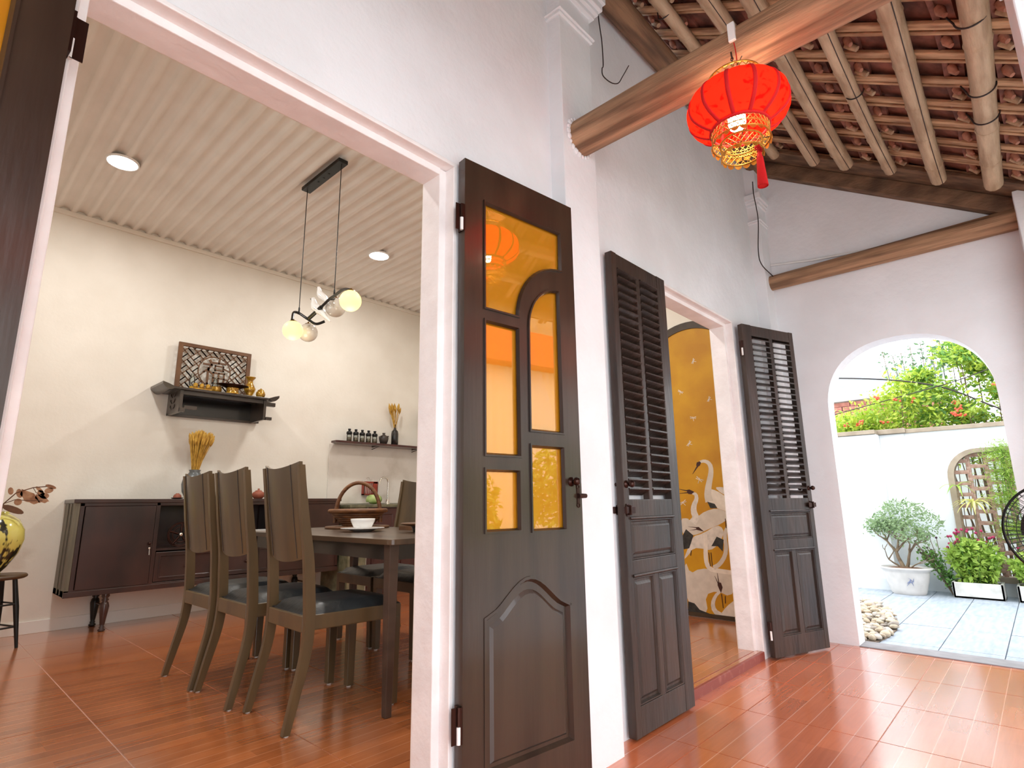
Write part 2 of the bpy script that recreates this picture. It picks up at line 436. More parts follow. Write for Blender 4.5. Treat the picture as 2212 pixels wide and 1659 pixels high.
# purlins (bamboo, along x)
def bamboo(y, z, r, x0, x1, ph, split):
    P = []; R_ = []
    x = x0; k = 0
    nodes = []
    xx = x0 + ph
    while xx < x1: nodes.append(xx); xx += .33 + .05*random.random()
    n = 60
    for i in range(n+1):
        x = lerp(x0, x1, i/n)
        P.append((x, y + .012*sin(x*1.7+ph*9) , z + .008*sin(x*2.3+ph*5))); R_.append(r*(1-.05*(x-x0)/(x1-x0)))
    b = B().tube(P, R_, 12)
    for q in nodes:
        yy = y + .012*sin(q*1.7+ph*9); zz = z + .008*sin(q*2.3+ph*5)
        b.tube([(q-.012,yy,zz),(q-.004,yy,zz),(q,yy,zz),(q+.004,yy,zz),(q+.012,yy,zz)], [r*.97,r*1.05,r*1.0,r*1.05,r*.97], 12, cap=False)
    o = b.build('bamboo_purlin', m_bamboo, roof)
    if split:
        s = B(); P2 = []
        for i in range(0, n+1):
            x = lerp(x0, x1, i/n)
            P2.append((x, y + .012*sin(x*1.7+ph*9) - r*.35 , z + .008*sin(x*2.3+ph*5) - r*.925))
        s.tube(P2, .0018, 5); s.build('split_crack', m_wire, o)
    return o
PUR = [(1.055,.034,0,.11),(.815,.040,1,.05),(.628,.046,1,.2),(.402,.036,1,.27),(.170,.043,1,.15),(-.066,.046,0,.09),(-.29,.04,0,.2),(-.5,.04,0,.1)]
for y, r, sp, ph in PUR:
    bamboo(y, ZR(y,.015), r, -1.7, 4.0+.02*sin(y*9), ph, sp)
# binding wires
for (x, y, r) in ((2.33,1.055,.034),(3.05,.402,.036),(2.45,-.066,.046),(2.95,-.066,.046),(3.2,-.066,.046)):
    zc = ZR(y,.015)
    P = [(x+.01*sin(a), y+(r+.004)*cos(a), zc+(r+.004)*sin(a)) for a in [pi+i*pi/14 for i in range(15)]] + [(x+.03, y+r+.02, zc+.06)]
    B().tube(P, .0035, 6).build('binding_wire', m_wire, roof)
# laths up the slope, each a wide strip with a thin one beside it
uy, uz = cos(SA), sin(SA)
def slopebox(b, x0, x1, ya, yb, off0, off1, mi=0, dx=0):
    vs = []
    for (y, dd) in ((ya,0),(yb,dx)):
        for off in (off0, off1):
            for x in (x0+dd, x1+dd):
                vs.append((x, y, ZR(y, off)))
    return b.add(vs, [(0,1,3,2),(4,6,7,5),(0,2,6,4),(1,5,7,3),(0,4,5,1),(2,3,7,6)], mi)
LX = [2.572+.209*k for k in range(-20, 9)]
for i, x in enumerate(LX):
    if x > 4.25: continue
    w = .036+.012*random.random(); j = .010*(random.random()-.5)
    b = B(); slopebox(b, x-w/2, x+w/2, -.62, 1.34, .058, .078, dx=j)
    b.build('lath', m_lath, roof, bev=.004)
    w2 = .016+.01*random.random(); g = .028+.012*random.random(); dz = .004*random.random()
    b = B(); slopebox(b, x+w/2+g-.012, x+w/2+g+w2-.012, -.62, 1.34, .062+dz, .078, dx=-j)
    b.build('lath', m_lath, roof, bev=.003)
# clay tiles with hooked nibs, three cast variants
tms = []
for k in range(3):
    b = B()
    b.add([(-.104,-.105,.0),(.104,-.105,.0),(.104,.105,.018),(-.104,.105,.018),(-.104,-.105,.014),(.104,-.105,.014),(.104,.105,.032),(-.104,.105,.032)],
          [(0,3,2,1),(4,5,6,7),(0,1,5,4),(1,2,6,5),(2,3,7,6),(3,0,4,7)], 0)
    x0 = -.034+.012*k
    b.tube([(x0+.020,-.052,.004),(x0+.022,-.066,-.010),(x0+.018,-.080-.006*k,-.022-.004*k)], [.020,.019+.002*k,.012], 7, mi=1, flat=.8)
    if k < 2: b.tube([(x0+.058,-.045,-.006),(x0+.060,-.070,-.010),(x0+.060,-.095-.010*k,-.022)], [.013,.016,.013], 8, mi=2)
    b.add([(-.10,-.04,-.001),(.09,-.05,-.001),(.09,-.03,-.012),(-.10,-.025,-.010)], [(0,1,2,3)], 0)
    o = b.build('roof_tile', [m_rtile, m_nib, m_bamboo]); tms.append(o.data); COL.objects.unlink(o); D.objects.remove(o)
rr = random.Random(3)
for i, x in enumerate(LX):
    if x < .55 or x > 4.25: continue
    for j in range(11):
        y = 1.24 - j*.168
        o = inst('roof_tile', tms[rr.randrange(3)], roof, (x+.109+rr.uniform(-.006,.006), y, ZR(y,.083)+rr.uniform(-.002,.003)),
                 rot=(SA+rr.uniform(-.02,.02), rr.uniform(-.03,.03), rr.uniform(-.07,.07)))
b = B(); slopebox(b, -1.75, 4.40, -.66, 1.35, .135, .16); slopebox(b, -1.75, .65, -.66, 1.35, .085, .13)
o = b.build('tile_field', m_rtile, roof); o['kind'] = 'stuff'
# wall plate, rake boards
b = B().tube([(-1.7,1.262,3.462),(1.0,1.262,3.468),(2.6,1.262,3.463),(4.2,1.262,3.46)], [.068,.07,.066,.066], 14)
b.build('wall_plate', m_plate, roof)
b = B(); slopebox(b, 4.20, 4.275, -.45, 1.29, -.088, .030); b.build('rake_board', m_beam2, roof, bev=.006)
b = B(); slopebox(b, 4.00, 4.275, -.45, 1.31, .031, .057); b.build('rake_board', m_beam2, roof, bev=.004)
# tie beams
t = tag(B().tube([(1.83,1.29,2.487),(1.83,.9,2.49),(1.828,.4,2.488),(1.832,-.1,2.485),(1.83,-.42,2.485)], [.078,.080,.082,.083,.084], 20, up=(0,0,1), flat=1.0).build('tie_beam', m_beam),
        'thick weathered round timber beam crossing above the red lantern', 'beam')
t2 = tag(B().tube([(4.235,1.275,2.50),(4.235,.6,2.502),(4.235,-.2,2.505)], [.055,.060,.066], 18, up=(0,0,1)).build('tie_beam', m_beam),
        'slimmer weathered timber beam set into the end wall above the arch', 'beam')
# torn plaster collars where beams enter the wall
b = B()
for i in range(22):
    a = 2*pi*i/22
    b.sphere((1.83+.083*cos(a), 1.268, 2.487+.083*sin(a)), .008+.008*random.random(), 6, sq=(1,.6,1))
struct(b.build('trim_9', m_wall))
# loose wires
def wire(name, pts, r, lab):
    Q = []
    P = [Vector(p) for p in pts]
    for i in range(len(P)-1):
        p0 = P[max(0,i-1)]; p1 = P[i]; p2 = P[i+1]; p3 = P[min(len(P)-1,i+2)]
        for k in range(6):
            t = k/6
            Q.append(.5*((2*p1)+(p2-p0)*t+(2*p0-5*p1+4*p2-p3)*t*t+(3*p1-p0-3*p2+p3)*t**3))
    Q.append(P[-1])
    return tag(B().tube(Q, r, 6).build(name, m_wire), lab, 'wire')

wire('hanging_wire', [(2.095,1.31,3.50),(2.103,1.31,3.348),(2.122,1.31,3.221),(2.123,1.31,3.084),(2.111,1.31,3.055),(2.117,1.31,3.015),(2.19,1.31,3.020),(2.26,1.31,3.060),(2.311,1.31,3.133),(2.383,1.31,3.245)], .0028,
     'thin loose hooked wire hanging on the wall right of the first pilaster')
wire('hanging_wire', [(4.03,1.25,3.25),(4.024,1.25,3.142),(4.051,1.25,3.04),(4.057,1.25,2.929),(3.985,1.25,2.67),(4.02,1.248,2.58),(4.172,1.235,2.543),(4.225,1.23,2.53)], .0035,
     'dark cable running down the corner pilaster to the slim beam')
tag(B().tube([(4.262,1.258,2.654),(4.262,.958,2.603),(4.262,.46,2.555)], .009, 8).build('conduit_pipe', m_plastic), 'thin white plastic conduit above the slim beam on the end wall', 'pipe')

# ================================================================== doors
def rrect(x0, x1, z0, z1, r=.0, n=4):
    if r <= 0: return [(x0,z0),(x1,z0),(x1,z1),(x0,z1)]
    P = []
    for cx, cz, a0 in ((x1-r,z0+r,-pi/2),(x1-r,z1-r,0),(x0+r,z1-r,pi/2),(x0+r,z0+r,pi)):
        for i in range(n+1): P.append((cx+r*cos(a0+i*pi/2/n), cz+r*sin(a0+i*pi/2/n)))
    return P
def rim(b, loop, w, d0, d1, mi=0):
    """moulding around a hole: loop ring, w wide inward, between depths"""
    n = len(loop); L = [Vector((p[0],p[1])) for p in loop]
    ins = []
    ar = sum(L[i].x*L[(i+1)%n].y-L[(i+1)%n].x*L[i].y for i in range(n))
    sgn = 1 if ar > 0 else -1
    for i in range(n):
        a = L[i-1]; c = L[i]; e = L[(i+1)%n]
        t1 = (c-a); t2 = (e-c)
        t1 = t1.normalized() if t1.length > 1e-9 else t2.normalized(); t2 = t2.normalized() if t2.length > 1e-9 else t1
        nn = Vector((-(t1.y+t2.y), t1.x+t2.x))*sgn
        nn = nn.normalized() if nn.length > 1e-6 else Vector((-t1.y,t1.x))*sgn
        k = max(.35, nn.dot(Vector((-t1.y,t1.x))*sgn))
        ins.append(c+nn*w/k)
    vs = [(p.x,d0,p.y) for p in L]+[(p.x,d1,p.y) for p in L]+[(p.x*.5+q.x*.5,d1,p.y*.5+q.y*.5) for p,q in zip(L,ins)]+[(q.x,d0*.4+d1*.6 if 0 else d0,q.y) for q in ins]
    fs = []
    for i in range(n):
        j = (i+1)%n
        for k in range(3): fs.append((k*n+i,k*n+j,(k+1)*n+j,(k+1)*n+i))
        fs.append((3*n+i,3*n+j,j,i))
    return b.add(vs, fs, mi)

def knob(name, parent, u, v, z, mat, r=.015, s=-1):
    b = B(); X = Matrix.Translation((u,v,z)) @ Matrix.Rotation(radians(90 if s < 0 else -90), 4, 'X')
    b.lathe([(r*1.15,0),(r*1.15,.003),(r*.5,.006),(r*.45,.014),(r*.7,.018),(r,.024),(r*1.02,.030),(r*.8,.037),(r*.3,.041),(0,.0415)], n=18, X=X)
    return b.build(name, mat, parent)

# amber glass leaf (door_2): hinge at the opening's right jamb, folded back on the wall
def amber_leaf(name, loc, rz, mirror=False, label=None):
    d = sroot(name, loc, rz, label)
    W_, H_ = .532, 2.075; z0 = .012; T = .036
    q = lambda x: x
    # glass shapes
    def arcpts(cx, cz, rx, rz_, a0, a1, n=12): return [(cx+rx*cos(radians(lerp(a0,a1,i/n))), cz+rz_*sin(radians(lerp(a0,a1,i/n)))) for i in range(n+1)]
    top = [(.08,1.553),(.235,1.553)] + arcpts(.465,1.553,.225,.232,180,90) + [(.467,1.955),(.08,1.955)]
    tall = [(.278,1.152),(.448,1.152),(.448,1.705)] + arcpts(.448,1.530,.168,.178,90,180)
    mid = rrect(.08,.240,1.060,1.520); lowl = rrect(.08,.235,.820,1.024); lowr = rrect(.278,.448,.815,1.112)
    panes = [top, tall, mid, lowl, lowr]
    pan = [(.078,.145),(.458,.145),(.458,.575)]
    N = 16
    for i in range(N+1):
        u = i/N
        pan.append((lerp(.458,.078,u), .575 + .020*min(1,u*8)*min(1,(1-u)*8) + .085*sin(pi*min(1,max(0,(u-.12)/.76)))**1.2))
    if mirror:
        fl = lambda P: [(W_-a, c) for a, c in P][::-1]
    b = B(); b.prism(rrect(0,W_,z0,z0+H_), -T/2, T/2, 'xz', panes+[pan]); b.build('door_frame', m_dark, d, bev=.003)
    for P in panes:
        bb = B(); rim(bb, P, .012, -T/2+.006, -T/2-.006); rim(bb, P, .012, T/2-.006, T/2+.006); bb.build('glazing_bead', m_dark, d)
    for P in panes:
        bb = B().prism(P, -.003, .003, 'xz'); bb.build('glass_pane', m_amber, d)
    cx, cz = .268, .36
    sc = lambda P, s, t: [(cx+(a-cx)*s, cz+(c-cz)*t) for a, c in P]
    bb = B(); bb.prism(pan, -.006, .006, 'xz'); rim(bb, pan, .018, -.006, -.021); rim(bb, pan, .018, .006, .021)
    i1 = sc(pan, .84, .87); i2 = sc(pan, .79, .83)
    n = len(i1)
    for s in (-1, 1):
        vs = [(a, s*.006, c) for a, c in i1] + [(a, s*.014, c) for a, c in i2]
        bb.add(vs, [(i,(i+1)%n,n+(i+1)%n,n+i) for i in range(n)]); tt = tessellate_polygon([[Vector((a,c,0)) for a, c in i2]])
        bb.add([(a, s*.014, c) for a, c in i2], [tuple(t) for t in tt])
    bb.build('door_panel', m_dark, d)
    knob('door_knob', d, .478, -T/2, .985, m_bronze, .0145)
    bb = B()
    bb.box((.505,-.021,.905),(.519,-.018,.965)); bb.tube([(.508,-.025,.935),(.520,-.026,.935),(.545,-.026,.935)], [.009,.009,.008], 12)
    for z in (.902,.968): bb.tube([(.512+.007*cos(a),-.020,z+.007*sin(a)) for a in [i*pi/5 for i in range(10)]], .0022, 6, closed=True)
    bb.build('door_latch', m_bronze, d)
    for z in ((1.86,) if name == 'door_1' else (.30,1.86)):
        h = B(); h.tube([(-.008,-.012,z-.045),(-.008,-.012,z+.0)], .0065, 10); h.tube([(-.008,-.012,z+.002),(-.008,-.012,z+.05)], .0065, 10, mi=1)
        h.box((-.006,-.018,z-.045),(.002,.012,z+.05), 1); h.box((-.030,-.010,z-.045),(-.008,-.007,z+.05),1)
        h.build('hinge', [m_plastic, m_bronze], d)
    return d
amber_leaf('door_2', (1.172,1.312,0), radians(-6.2), label='dark wooden door leaf with amber glass panes folded against the wall')
def mirror_leaf():
    d = amber_leaf('door_1', (.100,1.312,0), radians(180+4), label='dark door leaf with amber glass at the far left edge, folded back')
    return d
mirror_leaf()

def shutter(name, loc, rz, label, slat_mesh=[None]):
    d = sroot(name, loc, rz, label)
    W_, T = .502, .036
    b = B()
    b.box((0,-T/2,.012),(.084,T/2,2.045)); b.box((W_-.042,-T/2,.012),(W_,T/2,2.045))
    b.build('door_stile', m_darkw, d, bev=.003)
    for n_, (z0, z1) in (('door_rail',(.012,.122)),('door_rail',(.606,.674)),('door_rail',(.838,.922)),('door_rail',(1.972,2.043))):
        b = B(); b.box((.083,-T/2+.001,z0),(W_-.041,T/2-.001,z1))
        if z0 > .5 and z0 < .9:
            for s in (-1,1): b.tube([(.080,s*(T/2+.001),z0+.006),(W_-.038,s*(T/2+.001),z0+.006)], .006, 8)
        b.build(n_, m_darkw, d, bev=.003)
    b = B(); b.box((.255,-T/2+.002,.92),(.287,T/2-.002,1.974)); b.build('door_mullion', m_darkw, d, bev=.003)
    b = B(); b.box((.250,-T/2+.002,.12),(.287,T/2-.002,.608)); b.build('door_mullion', m_darkw, d, bev=.003)
    for x0, x1, z0, z1 in ((.086,.458,.676,.836),(.086,.250,.124,.604),(.288,.458,.124,.604)):
        b = B(); b.box((x0-.002,-.005,z0-.002),(x1+.002,.005,z1+.002))
        for s in (-1,1):
            i1 = rrect(x0+.018,x1-.018,z0+.018,z1-.018); i2 = rrect(x0+.030,x1-.030,z0+.030,z1-.030)
            b.add([(a,s*.005,c) for a,c in i1]+[(a,s*.013,c) for a,c in i2], [(i,(i+1)%4,4+(i+1)%4,4+i) for i in range(4)]+[(4,5,6,7)])
            rim(b, rrect(x0,x1,z0,z1), .009, s*.005, s*.016)
        b.build('door_panel', m_darkw, d)
    if slat_mesh[0] is None:
        s = B(); s.add([(-.085,-.021,-.012),(.085,-.021,-.012),(.085,.021,.012),(-.085,.021,.012),(-.085,-.023,-.005),(.085,-.023,-.005),(.085,.019,.019),(-.085,.019,.019)],
            [(0,3,2,1),(4,5,6,7),(0,1,5,4),(1,2,6,5),(2,3,7,6),(3,0,4,7)])
        o = s.build('louver_slat', m_darkw); slat_mesh[0] = o.data; COL.objects.unlink(o); D.objects.remove(o)
    rs = random.Random(hash(name) % 7 + 5)
    N = 27
    for k in range(N):
        z = .952 + k*(1.957-.952)/(N-1)
        for xc in (.1695,.3725):
            inst('louver_slat', slat_mesh[0], d, (xc,0,z), rot=(rs.uniform(-.10,.10), rs.uniform(-.010,.010), 0))
    knob('door_knob', d, .480, -T/2, .985, m_bronze, .014)
    knob('door_knob', d, .480, T/2, .985, m_bronze, .014, s=1)
    b = B()
    for s in (-1, 1):
        b.box((.468,min(s*.018,s*.022),.852),(.492,max(s*.018,s*.022),.904)); b.box((.440,min(s*.022,s*.034),.864),(.512,max(s*.022,s*.034),.892))
        b.box((.476,min(s*.020,s*.040),.858),(.486,max(s*.020,s*.040),.898))
    b.build('door_latch', m_bronze, d, bev=.002)
    for z in (.14,.20) if 0 else (.16,1.88):
        b = B(); b.tube([(-.008,-.010,z-.05),(-.008,-.010,z)], .006, 8, mi=0); b.tube([(-.008,-.010,z+.001),(-.008,-.010,z+.05)], .006, 8, mi=1)
        b.box((-.006,-.016,z-.05),(.002,.012,z+.05), 1); b.build('hinge', [m_plastic, m_bronze], d)
    return d
s3 = shutter('door_3', (2.572,1.308,0), pi, 'left louvred shutter door leaf folded flat on the wall')
s4 = shutter('door_4', (3.604,1.300,0), radians(-19.5), 'right louvred shutter door leaf standing ajar beside the arch')
# the left leaf was worn pale by use, keep both of one paint

# ================================================================== dining furniture
def ring(pts): return pts
LEGP = [(0,.004),(.034,.14),(.066,.275),(.076,.40),(.070,.52),(.058,.655),(.034,.80),(.012,.95),(0,1.038)]
def make_chair(label):
    """chair faces +x, origin on the floor below the middle of the back feet line"""
    t = thing('dining_chair', label, 'chair')
    Wd = .350
    def stile(s):
        b = B(); vs = []; fs = []; n = 40
        for i in range(n+1):
            u = i/n*(len(LEGP)-1); k = min(int(u), len(LEGP)-2); f = u-k
            def cr(c):
                p0 = LEGP[max(0,k-1)][c]; p1 = LEGP[k][c]; p2 = LEGP[k+1][c]; p3 = LEGP[min(len(LEGP)-1,k+2)][c]
                return .5*((2*p1)+(p2-p0)*f+(2*p0-5*p1+4*p2-p3)*f*f+(3*p1-p0-3*p2+p3)*f**3)
            x, z = cr(0), cr(1)
            w = .0145 + .0085*sin(pi*min(1,z/.95))   # half depth
            h = .0125
            yy = s*(Wd/2 + .014*max(0,(1-z/.7))**1.5 )
            for dx, dy in ((-w,-h),(w*.9,-h),(w,0),(w*.9,h),(-w,h),(-w*1.05,0)): vs.append((x+dx, yy+dy, z))
        for i in range(n):
            for j in range(6): fs.append((i*6+j,i*6+(j+1)%6,(i+1)*6+(j+1)%6,(i+1)*6+j))
        fs += [tuple(range(6)), tuple(range(n*6,n*6+6))]
        b.add(vs, fs, 0, True); return b
    for s in (-1, 1):
        l = stile(s).build('back_leg', m_chair, t)
        l.modifiers.new('e','EDGE_SPLIT').split_angle = radians(40)
        B().lathe([(.010,0),(.011,.005),(.009,.006)], (.003, s*(Wd/2+.014), 0), 12).build('glide', m_glide, l)
    # curved back panel
    b = B(); vs = []; n = 14; m_ = 10
    def px(z):
        for i in range(len(LEGP)-1):
            if LEGP[i][1] <= z <= LEGP[i+1][1]:
                f = (z-LEGP[i][1])/(LEGP[i+1][1]-LEGP[i][1]); return lerp(LEGP[i][0],LEGP[i+1][0],f)
        return LEGP[-1][0]
    for side in (0, 1):
        for j in range(m_+1):
            for i in range(n+1):
                y = lerp(-Wd/2, Wd/2, i/n); c = 1-(2*y/Wd)**2
                ztop = 1.052 - .024*c + .0; zbot = .655 - .024*c
                z = lerp(zbot, ztop, j/m_)
                vs.append((px(z) - .024*c - .006 + (.012 if side else -.002), y, z))
    fs = []; K = (n+1)*(m_+1)
    for j in range(m_):
        for i in range(n):
            a = j*(n+1)+i; fs.append((a,a+1,a+n+2,a+n+1)); fs.append((K+a,K+a+n+1,K+a+n+2,K+a+1))
    for i in range(n):
        fs.append((i,K+i,K+i+1,i+1)); a = m_*(n+1)+i; fs.append((a,a+1,K+a+1,K+a))
    for j in range(m_):
        a = j*(n+1); fs.append((a,a+n+1,K+a+n+1,K+a)); a += n; fs.append((a,K+a,K+a+n+1,a+n+1))
    b.add(vs, fs, 0, True); bk = b.build('backrest', m_chair, t); bk.modifiers.new('e','EDGE_SPLIT').split_angle = radians(50)
    for yy in (-.118, .118): B().tube([(px(z)-.024*(1-(2*yy/Wd)**2)-.009, yy, z) for z in [.65+.039*i for i in range(11)]], .0016, 5).build('groove', m_wire, bk)
    # seat
    b = B(); hw = lambda x: lerp(.176,.203,(x-.06)/.445)
    b.box((.052,-.165,.360),(.074,.165,.425)); b.box((.487,-.190,.365),(.507,.190,.425))
    for s in (-1,1): b.prism([(.085,s*hw(.085)),(.507,s*hw(.507)),(.507,s*(hw(.507)-.019)),(.085,s*(hw(.085)-.019))], .365, .425, 'xy')
    b.build('seat_rail', m_chair, t, bev=.004)
    b = B(); N = 10; vs = []; 
    for i in range(N+1):
        for j in range(N+1):
            u, v = i/N*2-1, j/N*2-1
            e = max(0,(1-abs(u)**6)*(1-abs(v)**6))**.5
            vs.append((.285+u*.222, v*(hw(.285+u*.222)-.006), .425+.040*e))
    fs = [(i*(N+1)+j,(i+1)*(N+1)+j,(i+1)*(N+1)+j+1,i*(N+1)+j+1) for i in range(N) for j in range(N)]
    vs += [(.063,-.170,.42),(.507,-.197,.42),(.507,.197,.42),(.063,.170,.42)]
    b.add(vs, fs, 0, True); b.prism([(.068,-.166),(.504,-.194),(.504,.194),(.068,.166)], .414, .428, 'xy'); b.build('seat_cushion', m_leather, t)
    for s in (-1, 1):
        b = B(); y = s*.186; b.add([(.462,y-.020,.0065),(.498,y-.020,.0065),(.498,y+.014,.0065),(.462,y+.014,.0065),(.460,y-.018,.37),(.506,y-.018,.37),(.506,y+.018,.37),(.460,y+.018,.37)],
            [(0,3,2,1),(4,5,6,7),(0,1,5,4),(1,2,6,5),(2,3,7,6),(3,0,4,7)])
        l = b.build('front_leg', m_chair, t, bev=.003)
        B().lathe([(.010,0),(.011,.005),(.009,.006)], (.480, y-.003, 0), 12).build('glide', m_glide, l)
    return t
GR = 'chairs round the dining table'
bpy.context.view_layer.update()
c0 = make_chair('tall curved-back brown dining chair nearest the doorway, seat to the table'); c0.location = (1.147,2.462,ZD); c0['group'] = GR
CH = [(1.108,2.93,0,'tall curved-back brown dining chair, middle one of the near row'),
      (1.090,3.345,radians(1),'tall curved-back brown dining chair in front of the wheat vase, farthest of the near row'),
      (2.63,2.42,pi,'brown dining chair across the table, nearest the door jamb'),
      (2.60,2.945,pi,'brown dining chair across the table, middle of the far row'),
      (2.60,3.38,pi,'brown dining chair across the table, third from the doorway')]
for x, y, a, lb in CH: dup(c0, None, (x,y,ZD), a, lb, GR)
c0.rotation_euler = (0,0,radians(-1.5))

t = thing('dining_table', 'dark wooden dining table with a greyish top and square tapered legs', 'table', (1.86,2.85,ZD))
b = B(); b.prism(rrect(-.415,.415,-.80,.80,.03), .698, .722, 'xy'); b.build('table_top', m_ttop, t, bev=.005)
b = B()
for s in (-1,1): b.box((s*.345-.01,-.70,.628),(s*.345+.01,.70,.698)); b.box((-.345,s*.705-.01,.628),(.345,s*.705+.01,.698))
b.build('apron', m_blackw, t)
for sx in (-1,1):
    for sy in (-1,1):
        x, y = sx*.345, sy*.705
        b = B(); b.add([(x-.016,y-.016,0),(x+.016,y-.016,0),(x+.016,y+.016,0),(x-.016,y+.016,0),(x-.025,y-.025,.698),(x+.025,y-.025,.698),(x+.025,y+.025,.698),(x-.025,y+.025,.698)],
            [(0,3,2,1),(4,5,6,7),(0,1,5,4),(1,2,6,5),(2,3,7,6),(3,0,4,7)]); b.build('leg', m_chair2, t, bev=.005)
ZT = ZD+.722
# things on the table
pl = tag(B().lathe([(.045,0),(.060,.004),(.075,.010),(.118,.017),(.122,.020),(.118,.021),(.075,.014),(0,.012)], n=32).build('plate', m_white, loc=(1.80,2.83,ZT)), 'flat white plate under the white bowl on the dining table', 'plate')
bo = tag(B().lathe([(.030,0),(.036,.001),(.050,.012),(.064,.040),(.068,.056),(.066,.057),(.060,.038),(.045,.012),(0,.008)], n=32).build('bowl', m_white, loc=(1.80,2.83,ZT+.013)), 'plain white porcelain bowl on the plate at the table end', 'bowl')
m_wick = M('carved_wicker_wood', (132,84,44), (88,52,28), scale=18, stretch=(1,1,3), rough=.45)
m_board = M('wooden_board', (120,82,52), (92,60,38), scale=10, rough=.5)
tag(B().lathe([(.20,0),(.205,.006),(.20,.014),(0,.014)], n=32).build('wooden_board', m_board, loc=(2.06,3.30,ZT)), 'round wooden board under the handled fruit basket', 'board')
bk = thing('fruit_basket', 'carved wooden spiral basket with a tall arched handle', 'basket', (2.06,3.30,ZT+.0145), radians(-42))
b = B()
for k in range(7):
    r = .095+.070*(k/6)**.9; b.tube([(r*1.0*cos(a), r*.86*sin(a), .010+k*.0125) for a in [i*2*pi/36 for i in range(36)]], .0085, 6, closed=True)
b.build('spiral_body', m_wick, bk)
b = B(); b.tube([(.178*cos(a), .15*sin(a), .095) for a in [i*2*pi/40 for i in range(40)]], .013, 8, closed=True, flat=1.0); b.lathe([(.09,0),(.10,.004),(0,.004)], n=24); b.build('rim', m_wick, bk)
b = B(); b.tube([(-.145*cos(a)*1.0, -.005, .02+.255*sin(a)**.8 if sin(a) > 0 else .02) for a in [i*pi/24 for i in range(25)]], .0125, 8, up=(0,1,0), flat=1.5); b.build('handle', m_wick, bk)
fr = thing('serving_dish', 'dark footed serving bowl with a pale wooden rim beside the jamb', 'bowl', (1.96,2.48,ZT))
B().lathe([(.055,0),(.062,.004),(.066,.020),(.075,.034)], n=28).build('foot', m_blackw, fr)
B().lathe([(.07,.030),(.110,.036),(.125,.042),(.128,.046),(.120,.048),(0,.040)], n=32).build('dish', m_board, fr)
for x, y, w, l, lb in ((2.10,2.72,.13,.17,'small dark wooden tray lying behind the serving bowl'),):
    b = B(); b.box((-w/2,-l/2,0),(w/2,l/2,.010)); 
    for s in (-1,1): b.box((s*w/2-.006,-l/2,0),(s*w/2+.006,l/2,.022)); b.box((-w/2,s*l/2-.006,0),(w/2,s*l/2+.006,.022))
    tag(b.build('tray', m_board, loc=(x,y,ZT)), lb, 'tray')
tag(B().prism(rrect(-.10,.10,-.14,.14,.02),0,.006,'xy').build('placemat', m_white, loc=(1.60,3.48,ZT)), 'small white placemat at the far end of the table', 'placemat')

# ---------------------------------------------------------------- sideboard
sb = thing('sideboard', 'long black-brown sideboard with slanting ends along the back wall', 'sideboard', (.87,5.095,ZD))
L, DP, zb, zt = 2.105, .352, .262, .935
b = B()
b.box((-.01,-.008,zt-.028),(L+.01,DP,zt)); b.box((0,0,zb),(L,DP,zb+.045)); b.box((L-.03,0,zb),(L,DP,zt-.02)); b.box((.03,DP-.012,zb),(L,DP,zt-.02))
for x in (.03,.515,.985,1.455): b.box((x,.0,zb+.04),(x+.028,.33,zt-.025))
b.box((.03,.0,zt-.052),(L-.03,.02,zt-.026)); b.box((.0,-.006,zb-.004),(L,.014,zb+.034))
b.build('carcass', m_side, sb, bev=.003)
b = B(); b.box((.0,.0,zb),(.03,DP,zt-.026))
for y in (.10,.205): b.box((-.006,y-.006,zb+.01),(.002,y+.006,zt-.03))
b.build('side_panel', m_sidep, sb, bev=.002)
def cab_door(x0, x1, kx):
    d = B().box((x0,-.006,zb+.042),(x1,.010,zt-.054)).build('door', m_side, sb, bev=.003)
    B().sphere((kx,-.020,.60),.012,12).build('knob', m_bronze, d)
    k = B(); k.sphere((kx+.004,-.014,.565),.0085,10,sq=(1,.5,1)); k.tube([(kx+.004,-.014,.56),(kx+.006,-.016,.515)], .003, 6); k.build('key', m_chrome, d)
cab_door(.062,.512,.490); cab_door(1.486,L-.034,1.51)
B().box((.545,.02,.54),(1.455,.33,.556)).build('shelf', m_side, sb)
for x0, x1 in ((.545,.983),(1.015,1.453)):
    d = B().box((x0,-.002,zb+.05),(x1,.012,.53)).build('drawer', m_side, sb, bev=.003)
    rb = B(); rim(rb, rrect(x0+.03,x1-.03,zb+.075,.505), .010, -.002, -.009); rb.build('drawer_moulding', m_side, d)
    B().sphere(((x0+x1)/2,-.014,.41),.012,12).build('knob', m_bronze, d)
for (x, y) in ((.262,.035),(.262,.32),(L-.26,.035),(L-.26,.32)):
    B().lathe([(.013,0),(.022,.004),(.024,.012),(.014,.020),(.018,.030),(.013,.036),(.016,.05),(.026,.13),(.030,.17),(.024,.195),(.015,.205),(.024,.216),(.016,.226),(.027,.242),(.022,.263)], (x,y,0), 16).build('leg', m_black if y > .1 else m_side, sb)
for x in (.262,L-.26): B().tube([(x,.05,.17),(x,.31,.17)], .007, 8).build('stretcher', m_side, sb)
